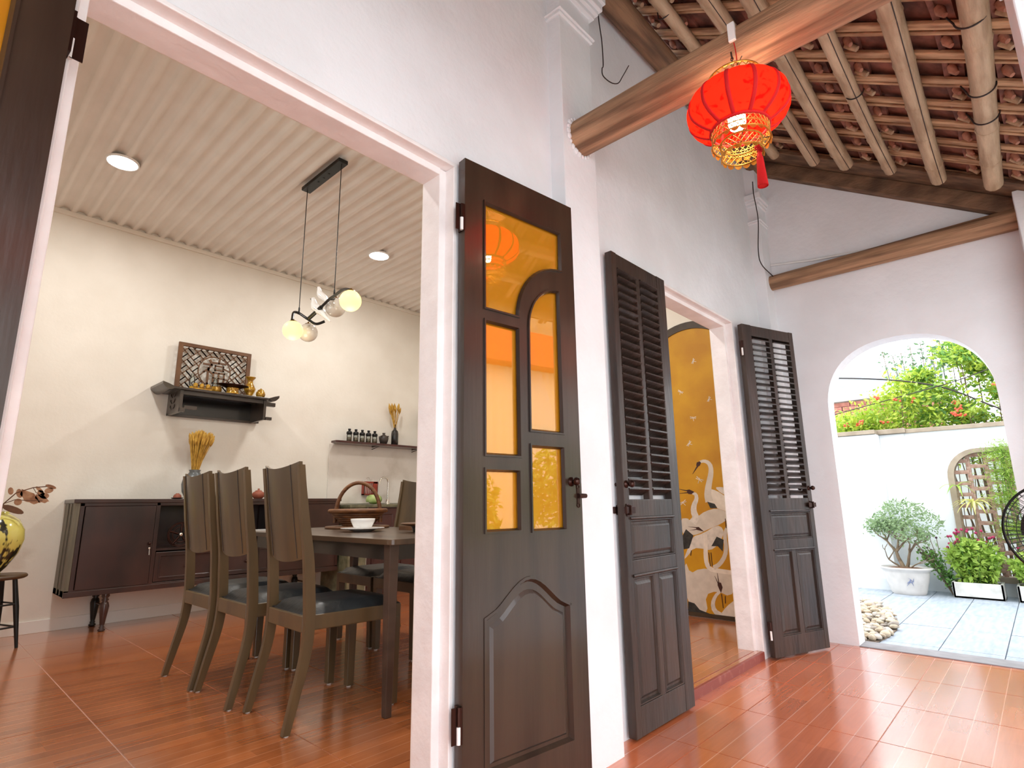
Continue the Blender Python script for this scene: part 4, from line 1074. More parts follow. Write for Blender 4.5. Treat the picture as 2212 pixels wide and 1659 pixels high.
# ================================================================== mural with cranes
MURAL=[(0,[(2.138,0.433),(2.12,0.383),(2.091,0.369),(2.05,0.392),(1.996,0.403),(1.929,0.404),(1.867,0.404),(1.811,0.404),(1.777,0.378),(1.766,0.327),(1.773,0.28),(1.797,0.237),(1.833,0.224),(1.884,0.242),(1.933,0.241),(1.98,0.222),(2.001,0.18),(1.994,0.116),(2.011,0.082),(2.054,0.077),(2.093,0.09),(2.129,0.121),(2.151,0.175),(2.158,0.252),(2.158,0.333),(2.151,0.417)]),(0,[(1.844,1.013),(1.819,1.014),(1.797,1.012),(1.779,1.005),(1.77,0.989),(1.768,0.963),(1.778,0.955),(1.8,0.963),(1.822,0.978),(1.845,1.001)]),(0,[(1.919,1.002),(1.89,1.001),(1.859,0.992),(1.827,0.976),(1.799,0.957),(1.777,0.937),(1.765,0.901),(1.763,0.85),(1.785,0.833),(1.831,0.849),(1.867,0.859),(1.891,0.863),(1.911,0.879),(1.926,0.907),(1.933,0.941),(1.934,0.982)]),(0,[(2.068,0.768),(2.032,0.784),(1.997,0.802),(1.965,0.823),(1.925,0.839),(1.878,0.851),(1.833,0.849),(1.79,0.833),(1.769,0.813),(1.769,0.79),(1.785,0.768),(1.816,0.749),(1.858,0.728),(1.91,0.708),(1.958,0.687),(2.003,0.666),(2.043,0.653),(2.078,0.648),(2.11,0.645),(2.136,0.644),(2.153,0.677),(2.159,0.742),(2.145,0.776),(2.111,0.778),(2.092,0.774),(2.089,0.764)]),(0,[(2.048,0.645),(2.003,0.658),(1.952,0.681),(1.894,0.714),(1.854,0.725),(1.83,0.713),(1.819,0.694),(1.819,0.667),(1.835,0.634),(1.865,0.594),(1.893,0.566),(1.92,0.549),(1.945,0.543),(1.97,0.548),(2.004,0.551),(2.047,0.553),(2.081,0.539),(2.106,0.508),(2.129,0.484),(2.15,0.467),(2.146,0.487),(2.117,0.544),(2.094,0.589),(2.078,0.622)]),(0,[(1.887,0.096),(1.86,0.129),(1.828,0.16),(1.789,0.19),(1.77,0.172),(1.768,0.106),(1.799,0.074),(1.861,0.073),(1.895,0.075),(1.899,0.078)]),(1,[(1.926,0.905),(1.868,0.888),(1.85,0.856),(1.905,0.855)]),(1,[(2.152,0.644),(2.119,0.694),(2.061,0.647),(2.104,0.549),(2.151,0.539)]),(1,[(1.922,0.572),(1.874,0.644),(1.822,0.622),(1.838,0.537),(1.872,0.574)]),(1,[(2.146,0.152),(2.095,0.142),(2.056,0.1),(1.974,0.079),(2.076,0.067),(2.152,0.082)]),(0,[(1.958,1.205),(1.949,1.205),(1.933,1.207),(1.92,1.204),(1.908,1.197),(1.899,1.188),(1.894,1.175),(1.892,1.156),(1.896,1.131),(1.903,1.105),(1.913,1.077),(1.922,1.049),(1.932,1.02),(1.939,0.992),(1.944,0.965),(1.945,0.937),(1.941,0.91),(1.941,0.898),(1.877,0.912),(1.881,0.924),(1.886,0.945),(1.888,0.965),(1.886,0.987),(1.882,1.012),(1.876,1.039),(1.869,1.067),(1.861,1.096),(1.856,1.127),(1.855,1.158),(1.86,1.185),(1.873,1.206),(1.89,1.221),(1.912,1.229),(1.933,1.23),(1.952,1.225),(1.961,1.223)]),(0,[(2.045,0.964),(2.038,0.96),(2.028,0.956),(2.026,0.949),(2.027,0.934),(2.034,0.918),(2.048,0.899),(2.06,0.873),(2.067,0.844),(2.066,0.814),(2.059,0.792),(2.062,0.783),(2.077,0.77),(2.087,0.76),(2.036,0.726),(2.029,0.737),(2.009,0.765),(2.005,0.801),(2.016,0.827),(2.019,0.846),(2.017,0.866),(2.012,0.885),(2.001,0.906),(1.995,0.932),(1.998,0.957),(2.011,0.975),(2.031,0.979),(2.039,0.98)]),(0,[(1.981,0.656),(1.982,0.636),(1.983,0.597),(1.986,0.558),(1.99,0.518),(1.991,0.482),(1.989,0.449),(1.981,0.42),(1.965,0.398),(1.94,0.384),(1.913,0.381),(1.872,0.378),(1.816,0.375),(1.788,0.373),(1.78,0.404),(1.808,0.406),(1.864,0.41),(1.904,0.413),(1.926,0.415),(1.939,0.422),(1.949,0.436),(1.956,0.457),(1.957,0.486),(1.956,0.52),(1.953,0.559),(1.95,0.599),(1.949,0.639),(1.949,0.658)]),(0,[(1.767,0.74),(1.777,0.733),(1.799,0.715),(1.815,0.688),(1.823,0.654),(1.826,0.621),(1.823,0.59),(1.825,0.559),(1.832,0.527),(1.847,0.497),(1.868,0.469),(1.89,0.448),(1.914,0.435),(1.928,0.428),(1.911,0.399),(1.899,0.407),(1.87,0.424),(1.843,0.451),(1.818,0.486),(1.802,0.522),(1.795,0.559),(1.793,0.594),(1.797,0.625),(1.795,0.653),(1.789,0.682),(1.779,0.701),(1.762,0.715),(1.752,0.723)]),(0,[(1.887,0.256),(1.899,0.247),(1.923,0.228),(1.943,0.202),(1.959,0.172),(1.965,0.141),(1.961,0.11),(1.944,0.085),(1.918,0.068),(1.906,0.06),(1.88,0.094),(1.893,0.1),(1.917,0.111),(1.929,0.126),(1.933,0.146),(1.93,0.169),(1.92,0.194),(1.906,0.215),(1.886,0.233),(1.875,0.244)]),(2,[(1.985,1.211),(1.959,1.218),(1.95,1.207),(1.962,1.185),(1.982,1.176),(1.992,1.188)]),(2,[(1.981,1.193),(2.029,1.122),(2.027,1.121),(1.969,1.186)]),(2,[(2.092,0.997),(2.066,1.002),(2.024,0.982),(2.052,0.964),(2.078,0.968)]),(2,[(2.075,0.994),(2.157,1.009),(2.157,1.007),(2.078,0.985)]),(2,[(2.078,0.981),(2.155,0.974),(2.155,0.972),(2.077,0.973)]),(2,[(2.038,0.711),(2.012,0.713),(1.971,0.679),(2.005,0.686),(2.029,0.691)]),(2,[(2.027,0.711),(2.099,0.714),(2.1,0.713),(2.028,0.704)]),(2,[(2.026,0.699),(2.093,0.685),(2.093,0.684),(2.026,0.692)]),(2,[(1.897,0.312),(1.872,0.311),(1.862,0.278),(1.878,0.239),(1.888,0.26),(1.899,0.29)]),(2,[(1.884,0.306),(1.893,0.377),(1.895,0.377),(1.892,0.305)]),(2,[(1.89,0.303),(1.916,0.357),(1.917,0.356),(1.896,0.3)]),(2,[(1.95,0.524),(1.946,0.423),(1.94,0.424),(1.944,0.525)]),(2,[(1.933,0.525),(1.931,0.424),(1.925,0.425),(1.927,0.526)]),(2,[(1.798,0.778),(1.797,0.708),(1.791,0.708),(1.793,0.778)]),(2,[(1.786,0.778),(1.787,0.708),(1.781,0.709),(1.781,0.778)]),(2,[(1.878,0.231),(1.873,0.131),(1.868,0.132),(1.872,0.232)]),(2,[(1.851,0.219),(1.854,0.166),(1.848,0.167),(1.845,0.219)]),(2,[(2.091,0.534),(2.099,0.494),(2.093,0.493),(2.085,0.533)]),(2,[(1.776,0.67),(1.774,0.563),(1.769,0.563),(1.771,0.67)]),(0,[(1.955,2.033),(1.92,2.024),(1.919,2.027),(1.954,2.038)]),(0,[(1.948,2.036),(1.964,2.02),(1.959,2.015),(1.945,2.033)]),(0,[(1.945,2.034),(1.952,2.014),(1.947,2.012),(1.942,2.032)]),(0,[(1.944,2.034),(1.939,2.057),(1.945,2.059),(1.949,2.036)]),(0,[(1.942,2.032),(1.929,2.048),(1.933,2.051),(1.945,2.034)]),(0,[(2.078,1.807),(2.086,1.773),(2.084,1.772),(2.073,1.805)]),(0,[(2.074,1.799),(2.092,1.817),(2.097,1.813),(2.078,1.796)]),(0,[(2.077,1.797),(2.098,1.806),(2.1,1.801),(2.079,1.793)]),(0,[(2.077,1.796),(2.053,1.787),(2.051,1.792),(2.075,1.8)]),(0,[(2.079,1.794),(2.062,1.778),(2.058,1.782),(2.077,1.796)]),(0,[(1.85,1.702),(1.817,1.695),(1.816,1.698),(1.85,1.706)]),(0,[(1.844,1.705),(1.859,1.688),(1.854,1.685),(1.84,1.702)]),(0,[(1.841,1.703),(1.847,1.683),(1.842,1.682),(1.837,1.702)]),(0,[(1.84,1.703),(1.834,1.725),(1.84,1.727),(1.844,1.704)]),(0,[(1.838,1.701),(1.825,1.717),(1.829,1.72),(1.84,1.703)]),(0,[(1.991,1.579),(1.984,1.542),(1.981,1.542),(1.987,1.579)]),(0,[(1.985,1.573),(2.01,1.583),(2.012,1.577),(1.987,1.569)]),(0,[(1.986,1.569),(2.011,1.569),(2.01,1.564),(1.986,1.566)]),(0,[(1.986,1.569),(1.959,1.571),(1.96,1.577),(1.986,1.573)]),(0,[(1.987,1.566),(1.964,1.558),(1.962,1.563),(1.986,1.569)]),(0,[(2.048,1.365),(2.011,1.353),(2.01,1.356),(2.047,1.369)]),(0,[(2.04,1.367),(2.061,1.351),(2.056,1.347),(2.037,1.364)]),(0,[(2.037,1.364),(2.048,1.344),(2.043,1.342),(2.034,1.363)]),(0,[(2.037,1.365),(2.026,1.388),(2.032,1.39),(2.041,1.367)]),(0,[(2.034,1.362),(2.017,1.378),(2.021,1.382),(2.037,1.365)]),(0,[(1.974,1.09),(1.99,1.047),(1.987,1.046),(1.97,1.089)]),(0,[(1.972,1.081),(1.993,1.103),(1.998,1.099),(1.975,1.078)]),(0,[(1.976,1.077),(2.002,1.089),(2.005,1.084),(1.977,1.074)]),(0,[(1.974,1.077),(1.944,1.067),(1.942,1.072),(1.973,1.081)]),(0,[(1.977,1.074),(1.957,1.055),(1.953,1.059),(1.975,1.077)]),(0,[(2.139,0.906),(2.108,0.877),(2.106,0.878),(2.135,0.909)]),(0,[(2.129,0.904),(2.16,0.897),(2.159,0.892),(2.128,0.9)]),(0,[(2.128,0.9),(2.152,0.884),(2.149,0.88),(2.126,0.897)]),(0,[(2.127,0.901),(2.102,0.92),(2.106,0.924),(2.13,0.904)]),(0,[(2.126,0.897),(2.098,0.905),(2.1,0.91),(2.127,0.9)])]
m_mural = M('ochre_mural_paint', (206,152,22), (188,130,16), scale=4, rough=.55, detail=8, world=True)
m_mur = [M('mural_white', (236,226,210), (222,212,196), scale=18, stretch=(1,1,1), rough=.55, world=True), M('mural_black', (36,36,34), (60,58,52), scale=40, rough=.6, world=True), M('mural_dark_brown', (62,28,16), rough=.6)]
m_mur2 = [m_mur[0], M('mural_white_b', (216,206,190), (204,194,178), scale=18, rough=.55, world=True), M('mural_white_c', (226,216,202), (204,196,182), scale=30, rough=.55, world=True)]
mu = thing('mural_panel', 'arched ochre mural of white cranes and dragonflies seen through the shuttered doorway', 'painting', (0,0,0))
def arcp(R, cy=1.98, cz=1.895, base=.052, n=30): return [(cy-R,base)] + [(cy-R*cos(pi*i/n), cz+R*sin(pi*i/n)) for i in range(n+1)] + [(cy+R,base)]
B().prism(arcp(.422), 4.2862, 4.2895, 'yz').build('painted_field', m_mural, mu)
bd = B(); o_ = arcp(.480, base=.050); i_ = arcp(.420, base=.080); bd.prism(o_, 4.279, 4.2895, 'yz', [i_]); bd.build('border', M('mural_border', (70,56,38), (52,40,28), scale=12, rough=.5), mu)
for k in (0,1,2):
    q = 0
    for kk, P in MURAL:
        if kk != k: continue
        q += 1
        e = 4.2860 - (0 if k == 0 else .0008 if k == 1 else .0012) - .00004*q
        B().prism(P, e, 4.2863, 'yz').build(['painted_crane','painted_feather','painted_head'][k], m_mur2[q % 3] if k == 0 else m_mur[k], mu)

# ================================================================== red lantern
m_red = D.materials.new('red_silk'); m_red.use_nodes = True
n = m_red.node_tree.nodes; l = m_red.node_tree.links; n.remove(n['Principled BSDF'])
df = n.new('ShaderNodeBsdfDiffuse'); tr = n.new('ShaderNodeBsdfTranslucent'); ad = n.new('ShaderNodeMixShader'); ad.inputs[0].default_value = .55
tc = n.new('ShaderNodeTexCoord'); vo = n.new('ShaderNodeTexVoronoi'); vo.inputs['Scale'].default_value = 34; vo.feature = 'SMOOTH_F1'
nz = n.new('ShaderNodeTexNoise'); nz.inputs['Scale'].default_value = 16; nz.inputs['Detail'].default_value = 3; nz.inputs['Distortion'].default_value = 2.5
rp = n.new('ShaderNodeValToRGB'); rp.color_ramp.elements[0].position = .36; rp.color_ramp.elements[0].color = lin((190,14,10)); rp.color_ramp.elements[1].position = .44; rp.color_ramp.elements[1].color = lin((250,36,20))
l.new(tc.outputs['Object'], nz.inputs['Vector']); l.new(nz.outputs['Fac'], rp.inputs[0])
l.new(rp.outputs[0], df.inputs[0]); l.new(rp.outputs[0], tr.inputs[0])
l.new(df.outputs[0], ad.inputs[1]); l.new(tr.outputs[0], ad.inputs[2]); l.new(ad.outputs[0], n['Material Output'].inputs[0])
m_redtrim = M('red_velvet_trim', (200,8,14), rough=.8)
m_gilt = M('gilt_filigree', (206,160,70), (170,120,44), scale=30, rough=.35, metal=.7)
ln = thing('red_lantern', 'round red silk lantern with gilt filigree collar hanging under the thick beam', 'lantern', (1.745,.563,2.207), radians(10))
NR = 12
def lprof(t): # t -1 bottom .. 1 top
    r = .093 + .071*(1-abs(t)**2.6); return r, .080*t
b = B(); vs = []; nt_ = 20; na = NR*6
for i in range(nt_+1):
    r, z = lprof(-1+2*i/nt_)
    for j in range(na):
        a = 2*pi*j/na; k = (j % 6)/6; bulge = 1 - .030*(1-sin(pi*k))*(1 if abs(-1+2*i/nt_) < .98 else 0)
        vs.append((r*bulge*cos(a), r*bulge*sin(a), z))
b.add(vs, [(i*na+j,i*na+(j+1)%na,(i+1)*na+(j+1)%na,(i+1)*na+j) for i in range(nt_) for j in range(na)], 0, True)
b.build('silk_shade', m_red, ln, fix=True)
for k in range(NR):
    a = 2*pi*k/NR; P = []
    for i in range(21):
        r, z = lprof(-1+2*i/20); P.append(((r*.982)*cos(a), (r*.982)*sin(a), z))
    B().tube(P, .0072, 8, up=(cos(a),sin(a),.01), flat=.45).build('rib', m_redtrim, ln)
b = B(); b.tube([(.092*cos(a),.092*sin(a),-.081) for a in [2*pi*i/40 for i in range(40)]], .006, 8, closed=True); b.build('bottom_ring', m_redtrim, ln)
def lattice(b, R1, R2, z0, z1, nn, w=.0014):
    for k in range(nn):
        for s in (-1,1):
            P = [((lerp(R1,R2,i/4))*cos(2*pi*(k+s*i/4)/nn), (lerp(R1,R2,i/4))*sin(2*pi*(k+s*i/4)/nn), lerp(z0,z1,i/4)) for i in range(5)]
            b.tube(P, w, 4, cap=False)
def hoop(b, R, z, w=.0028, n=40): b.tube([(R*cos(a),R*sin(a),z) for a in [2*pi*i/n for i in range(n)]], w, 6, closed=True)
b = B(); lattice(b,.090,.086,.082,.112,26); hoop(b,.086,.113,.0035); hoop(b,.090,.083,.003); b.build('top_collar', m_gilt, ln)
b = B(); lattice(b,.092,.090,-.083,-.104,30); lattice(b,.090,.090,-.104,-.126,30); hoop(b,.091,-.126); hoop(b,.090,-.104,.002)
b.build('filigree_collar', m_gilt, ln)
def frill(b, R, z, nn, h):
    for k in range(nn):
        a0 = 2*pi*k/nn; P = []
        for i in range(5): a = a0+2*pi/nn*(i/4-.5)*.86; P.append((a, z-h*(sin(pi*i/4)*.5+.5)))
        vs = [(R*cos(a),R*sin(a),z) for a,_ in P]+[(R*1.03*cos(a),R*1.03*sin(a),zz) for a,zz in P]
        b.add(vs, [(i,i+1,6+i,5+i) for i in range(4)])
b = B(); frill(b,.092,-.126,22,.016); b.build('frill', m_gilt, ln, fix=False)
b = B(); lattice(b,.066,.064,-.130,-.150,22); lattice(b,.064,.064,-.150,-.172,22); hoop(b,.065,-.172); hoop(b,.066,-.130,.003)
for k in range(4): a = k*pi/2+.4; b.tube([(.090*cos(a),.090*sin(a),-.127),(.066*cos(a),.066*sin(a),-.131)], .0022, 5)
b.build('lower_collar', m_gilt, ln)
b = B(); frill(b,.066,-.172,16,.015); b.build('frill', m_gilt, ln, fix=False)
b = B(); 
for k in range(2): a = k*pi/2+.3; b.tube([(.094*cos(a),.094*sin(a),.096),(-.094*cos(a),-.094*sin(a),.096)], .002, 5); b.tube([(.090*cos(a),.090*sin(a),-.124),(-.090*cos(a),-.090*sin(a),-.124)], .0016, 5)
b.tube([(0,0,.10),(0,0,.02)], .004, 6); b.build('wire_cross', m_wire, ln)
bu = B().lathe([(.016,.050),(.020,.040),(.026,.030),(.028,.0),(.028,-.050),(.024,-.068),(.012,-.078),(0,-.080)], n=20).build('bulb', EM('bulb_glow', (255,240,205), 40), ln)
bu.location = (-.012,.004,-.010)
L_ = D.lights.new('lantern_lamp','POINT'); L_.energy = 1.7; L_.color = (1,.74,.46); L_.shadow_soft_size = .03
lo_ = D.objects.new('lamp', L_); COL.objects.link(lo_); lo_.parent = ln; lo_.location = (.03,.0,.0)
b = B()
for k in range(7):
    z = .130+.011*k
    for s in range(1): b.tube([(.0045*cos(a) if k%2 else 0, 0 if k%2 else .0045*cos(a), z+.0075*sin(a)) for a in [2*pi*i/10 for i in range(10)]], .0012, 4, closed=True)
b.tube([(.086*cos(0.5),.086*sin(.5),.130),(0,0,.142),(-.086*cos(.5),-.086*sin(.5),.130)], .0018, 5)
b.build('chain', m_wire, ln)
b = B(); b.tube(crv([(.014,.0,.205),(.0,.0,.222),(-.010,0,.212),(-.004,0,.200),(.0,0,.196)]), .0022, 6); b.build('hook', m_bronze, ln)
for k, (dx, c_) in enumerate(((.010,m_redtrim),(.014,m_gilt))):
    B().tube(crv([(dx-.012,-.012,.255),(dx-.012,-.015,.20),(dx,-.010,.14),(0,0,.09)]), .0018, 5).build('flex', c_, ln)
# tassel with knot
b = B(); X0 = Vector((.006,-.050,-.160))
for k in range(14):
    a = 2*pi*k/14; b.tube([X0+Vector((.008*cos(a),.008*sin(a),.006*sin(3*a))), X0+Vector((.021*cos(a),.006*sin(2*a),.020*sin(a)))], .0028, 5)
b.sphere(tuple(X0), .013, 12); b.tube([tuple(X0+Vector((.012+.008+.008*cos(a),-.006,.006+.008*sin(a)))) for a in [2*pi*i/12 for i in range(12)]], .002, 5, closed=True)
b.build('knot', m_redtrim, ln)
b = B(); 
b.tube([X0+Vector((0,0,-.014)),X0+Vector((0,0,-.03)),X0+Vector((.0,0,-.05)),X0+Vector((0,0,-.14))], [.004,.008,.010,.0145], 14)
for k in range(40):
    a = 2*pi*k/40; b.tube([X0+Vector((.009*cos(a),.009*sin(a),-.04)), X0+Vector((.0155*cos(a),.0155*sin(a),-.143))], .0012, 4, cap=False)
b.build('tassel', m_redtrim, ln)
b = B(); b.tube([X0+Vector((0,0,.013)),X0+Vector((.0,.002,.045))], .0018, 5); b.build('tassel_cord', m_redtrim, ln)
# white terminal block on the beam
tag(B().box((-.012,-.012,-.034),(.004,.012,.038)).build('cable_box', m_plastic, loc=(1.751,.555,2.505), bev=.002), 'small white cable box fixed on the side of the thick beam', 'box')

# ================================================================== garden behind the arch
m_slate = M('pale_blue_slate', (168,176,186), (146,156,168), scale=6, stretch=(1,5,1), rough=.5, bump=.3, bscale=12, world=True)
m_gwall = M('garden_wall_white', (226,230,232), (214,220,224), scale=2, rough=.8, bump=.2, bscale=25, world=True)
m_tan = M('beige_coping', (158,144,126), (140,126,108), scale=8, rough=.7)
b = B(); b.box((4.20,-3.0,-.3),(7.2,3.4,-.012)); pv = struct(b.build('floor', M('joint_grey', (150,155,160), rough=.9)))
to = B().box((-.5,-.5,-.012),(.5,.5,0)).build('paving_slab', m_slate); sm = to.data; COL.objects.unlink(to); D.objects.remove(to)
rs = random.Random(4)
for i in range(-1, 4):
    for j in range(-9, 11):
        xa = max(4.43, 4.55+.69*i); xb = min(7.2, 4.55+.69*(i+1)); ya = .0+.31*j; yb = ya+.31
        if xb-xa < .05: continue
        inst('paving_slab', sm, pv, ((xa+xb)/2,(ya+yb)/2,rs.uniform(-.001,.001)), scale=(xb-xa-.006,yb-ya-.006,1))
b = B(); b.box((4.262,-.3,-.05),(4.432,1.0,.006)); struct(b.build('trim_10', M('grey_threshold_stone', (142,138,140), (124,120,122), scale=9, rough=.6, world=True), bev=.004))
# pebble bed
bound = [(6.15,1.39),(5.91,1.19),(5.62,1.06),(5.30,.960),(4.94,.907),(4.65,.908),(4.43,.94),(4.43,1.9),(6.15,1.9)]
pb = sroot('pebble_bed', label='curved bed of pale river pebbles just outside the arch')
B().prism(bound, .0, .006, 'xy').build('bed', M('bed_soil', (120,104,88), (90,78,66), scale=30, rough=.95), pb)
def inside(x, y):
    c = False; n = len(bound)
    for i in range(n):
        (x1,y1),(x2,y2) = bound[i-1], bound[i]
        if (y1 > y) != (y2 > y) and x < (x2-x1)*(y-y1)/(y2-y1)+x1: c = not c
    return c
pms = []
for k in range(4):
    cl = [(206,196,180),(184,164,138),(196,180,154),(160,148,136)][k]
    o = B().sphere((0,0,0),.03,10,sq=(1,.72,.5)).build('pebble', M('pebble_%s' % 'abcd'[k], cl, tuple(int(v*.86) for v in cl), scale=30, rough=.6)); pms.append(o.data); COL.objects.unlink(o); D.objects.remove(o)
cnt = 0
while cnt < 290:
    x, y = rs.uniform(4.45,6.15), rs.uniform(.88,1.36)
    if inside(x, y):
        s_ = rs.uniform(.7,1.35); inst('pebble', pms[rs.randrange(4)], pb, (x,y,rs.uniform(.012,.034)), rot=(rs.uniform(-.5,.5),rs.uniform(-.5,.5),rs.uniform(0,6.3)), scale=(s_,s_*rs.uniform(.8,1.2),s_*rs.uniform(.7,1.2))); cnt += 1

# garden wall with the brick lattice window
hy0, hy1, hz0, hz1 = -.40, .690, .12, 1.387
winloop = rrect(hy0, hy1, hz0, hz1, .27, 8)
b = B(); b.prism([(-3.0,-.1),(3.4,-.1),(3.4,1.585),(-3.0,1.585)], 7.2, 7.32, 'yz', [winloop])
gw = struct(b.build('wall_garden', m_gwall))
b = B(); b.box((7.02,1.225,0),(7.21,3.4,1.585)); b.box((7.185,1.0,0),(7.205,1.225,1.585)); b.box((6.99,1.225,.0),(7.205,3.4,.115)); gp_ = b.build('wall_pier', m_gwall, gw, bev=.003)
b = B(); b.box((7.17,-3.0,1.585),(7.36,.98,1.628)); b.box((7.145,.98,1.588),(7.37,1.245,1.640)); b.box((6.99,1.228,1.588),(7.37,3.4,1.632)); b.build('coping', m_tan, gw, bev=.004)
b = B(); inn = rrect(hy0+.052, hy1-.052, hz0+.052, hz1-.042, .225, 8); b.prism(winloop, 7.175, 7.33, 'yz', [inn]); b.build('window_surround', m_tan, gw)
m_brick = M('weathered_brick', (176,150,136), (148,112,98), scale=22, rough=.85, bump=.3, bscale=40)
def inwin(y, z): 
    r = .225; y0, y1, z0, z1 = hy0+.052, hy1-.052, hz0+.052, hz1-.042
    if not (y0 < y < y1 and z0 < z < z1): return False
    cy = min(max(y, y0+r), y1-r); cz = min(max(z, z0+r), z1-r); return (y-cy)**2+(z-cz)**2 <= r*r+1e-6 or (y0+r < y < y1-r) or (z0+r < z < z1-r)
bh = B().box((-.028,-.068,-.018),(.028,.068,.018)).build('brick', m_brick, bev=0); mh = bh.data; COL.objects.unlink(bh); D.objects.remove(bh)
bv = B().box((-.026,-.0165,-.036),(.026,.0165,.036)).build('brick', m_brick); mv = bv.data; COL.objects.unlink(bv); D.objects.remove(bv)
for c_ in range(-1, 9):
    yc = .585-.137*c_
    for r_ in range(0, 13):
        z = .17+.110*r_ + (.055 if c_ % 2 else 0)
        if inwin(yc, z) or inwin(yc-.05, z): inst('brick', mh, gw, (7.255+rs.uniform(-.004,.004),yc,z))
        for dz in (.0275+.0, .0825):
            if inwin(yc-.0685, .17+.110*r_+dz): inst('brick', mv, gw, (7.257,yc-.0685,.17+.110*r_+dz), scale=(1,1,.74))
# beyond the wall: ground, white rendered plane of the next yard
b = B(); b.box((7.32,-14,-.3),(24,14,-.1)); struct(b.build('floor', M('far_ground', (190,186,178), rough=.9)))

def leafcloud(name, mat, parent, n, f, size, rs, loc=None, asp=.45):
    """n small folded leaves, placed by f() -> (x,y,z)"""
    V = []; F = []
    for i in range(n):
        p = Vector(f()); d = Vector((rs.gauss(0,1),rs.gauss(0,1),rs.gauss(.1,.8))).normalized(); u = d.orthogonal().normalized(); u.rotate(Matrix.Rotation(rs.uniform(0,6.28),3,d))
        s_ = size*rs.uniform(.6,1.3); w = u*s_*asp*.5; k = len(V); up = d.cross(u)*s_*.10
        V += [p, p+d*s_*.45+w+up, p+d*s_, p+d*s_*.45-w+up, p+d*s_*.5]; F += [(k,k+1,k+4),(k+1,k+2,k+4),(k+4,k+2,k+3),(k,k+4,k+3)]
    me = D.meshes.new(name); me.from_pydata([tuple(v) for v in V], [], F); me.materials.append(mat)
    o = D.objects.new(name, me); COL.objects.link(o); o.parent = parent; o['kind'] = 'stuff'
    if loc: o.location = loc
    return o
def LEAF(name, c1, c2, sc=9):
    mt = M(name, c1, c2, scale=sc, rough=.5)
    mt.node_tree.nodes['Principled BSDF'].inputs['Subsurface Weight'].default_value = 0
    n = mt.node_tree.nodes; l = mt.node_tree.links; b_ = n['Principled BSDF']; rp_ = [q for q in n if q.type == 'VALTORGB'][0]
    t_ = n.new('ShaderNodeBsdfTranslucent'); l.new(rp_.outputs[0], t_.inputs[0]); mx = n.new('ShaderNodeMixShader'); mx.inputs[0].default_value = .35
    l.new(b_.outputs[0], mx.inputs[1]); l.new(t_.outputs[0], mx.inputs[2]); l.new(mx.outputs[0], n['Material Output'].inputs[0]); return mt
m_l1 = LEAF('bonsai_leaf', (120,148,100), (150,172,128))
m_l2 = LEAF('bright_leaf', (128,166,62), (176,200,92))
m_l3 = LEAF('yellow_green_leaf', (156,186,52), (196,210,86))
m_l4 = LEAF('deep_leaf', (74,120,52), (112,156,70))
m_bark = M('bark', (128,110,88), (98,82,64), scale=18, rough=.8)
# bonsai in white pot
bp = thing('bonsai_pot', 'white ceramic pot with blue flower drawing holding a spreading bonsai shrub', 'potted plant', (6.86,1.112,0))
pt = B().lathe([(.135,0),(.145,.012),(.150,.03),(.178,.13),(.192,.200),(.194,.215),(.222,.236),(.224,.250),(.205,.252),(.198,.236),(0,.225)], n=24, sq=(.8,1)).build('pot', M('pot_glaze', (206,202,198), (188,184,180), scale=8, rough=.35), bp)
B().lathe([(.195,.232),(.12,.245),(0,.250)], n=16, sq=(.8,1)).build('soil', M('dry_soil', (128,88,60), (92,66,48), scale=40, rough=.95), bp)
m_blue = M('blue_glaze_drawing', (120,130,166), rough=.2)
b = B(); rs2 = random.Random(2)
for k in range(9):
    a = radians(196+rs2.uniform(-6,6)); z = .125; dz = rs2.uniform(-.05,.06); da = rs2.uniform(-.22,.22)
    P = []
    for i in range(5):
        t = i/4; aa = a+da*t; zz = z+dz*t-.02*t*t; r = lerp(.176,.180,t)+.0 + (zz-.13)*.22+.004
        P.append((r*.8*cos(aa), r*sin(aa), zz))
    B().tube(P, [.003,.003,.0025,.002,.001], 5).build('blue_drawing', m_blue, pt)
rb_ = random.Random(21); b = B(); tips = []
def branch(p, d, L_, r, dep):
    P = [p]; q = Vector(p); dd = Vector(d).normalized()
    for i in range(3):
        dd = (dd+Vector((rb_.gauss(0,.16),rb_.gauss(0,.16),rb_.gauss(0,.08)))).normalized(); q = q+dd*L_/3; P.append(tuple(q))
    b.tube(P, [r,r*.85,r*.75,r*.62], 7 if dep < 2 else 4, cap=False)
    if dep >= 4: tips.append(tuple(q)); return
    if dep == 3: tips.append(tuple(q))
    for k in range(3 if dep < 2 else 2):
        nd = (dd+Vector((rb_.gauss(0,.5),rb_.gauss(0,.62),rb_.gauss(.05,.2)))).normalized(); branch(tuple(q), nd, L_*.72, r*.62, dep+1)
branch((0,.01,.23), (0,.12,1), .17, .022, 0); branch((0,-.01,.23), (0,-.40,1), .18, .017, 1); branch((0,.02,.23),(.1,.8,.7),.14,.010,2); branch((0,-.03,.23),(-.1,-.9,.6),.12,.008,2)
b.build('trunk', m_bark, bp, fix=False)
hi_ = [t for t in tips if t[2] > .50]
def fcrown():
    if rb_.random() < .6 and hi_:
        t = rb_.choice(hi_); return (t[0]+rb_.gauss(0,.03), t[1]+rb_.gauss(0,.035), min(.93,t[2]+rb_.gauss(.01,.025)))
    a = rb_.uniform(0,2*pi); u = rb_.random()**.5; r = u
    top = .905-.22*u*u; return (.24*r*cos(a), -.045+.315*r*sin(a), top-abs(rb_.gauss(0,.06)))
leafcloud('foliage', m_l1, bp, 2300, fcrown, .036, rb_, asp=.40)
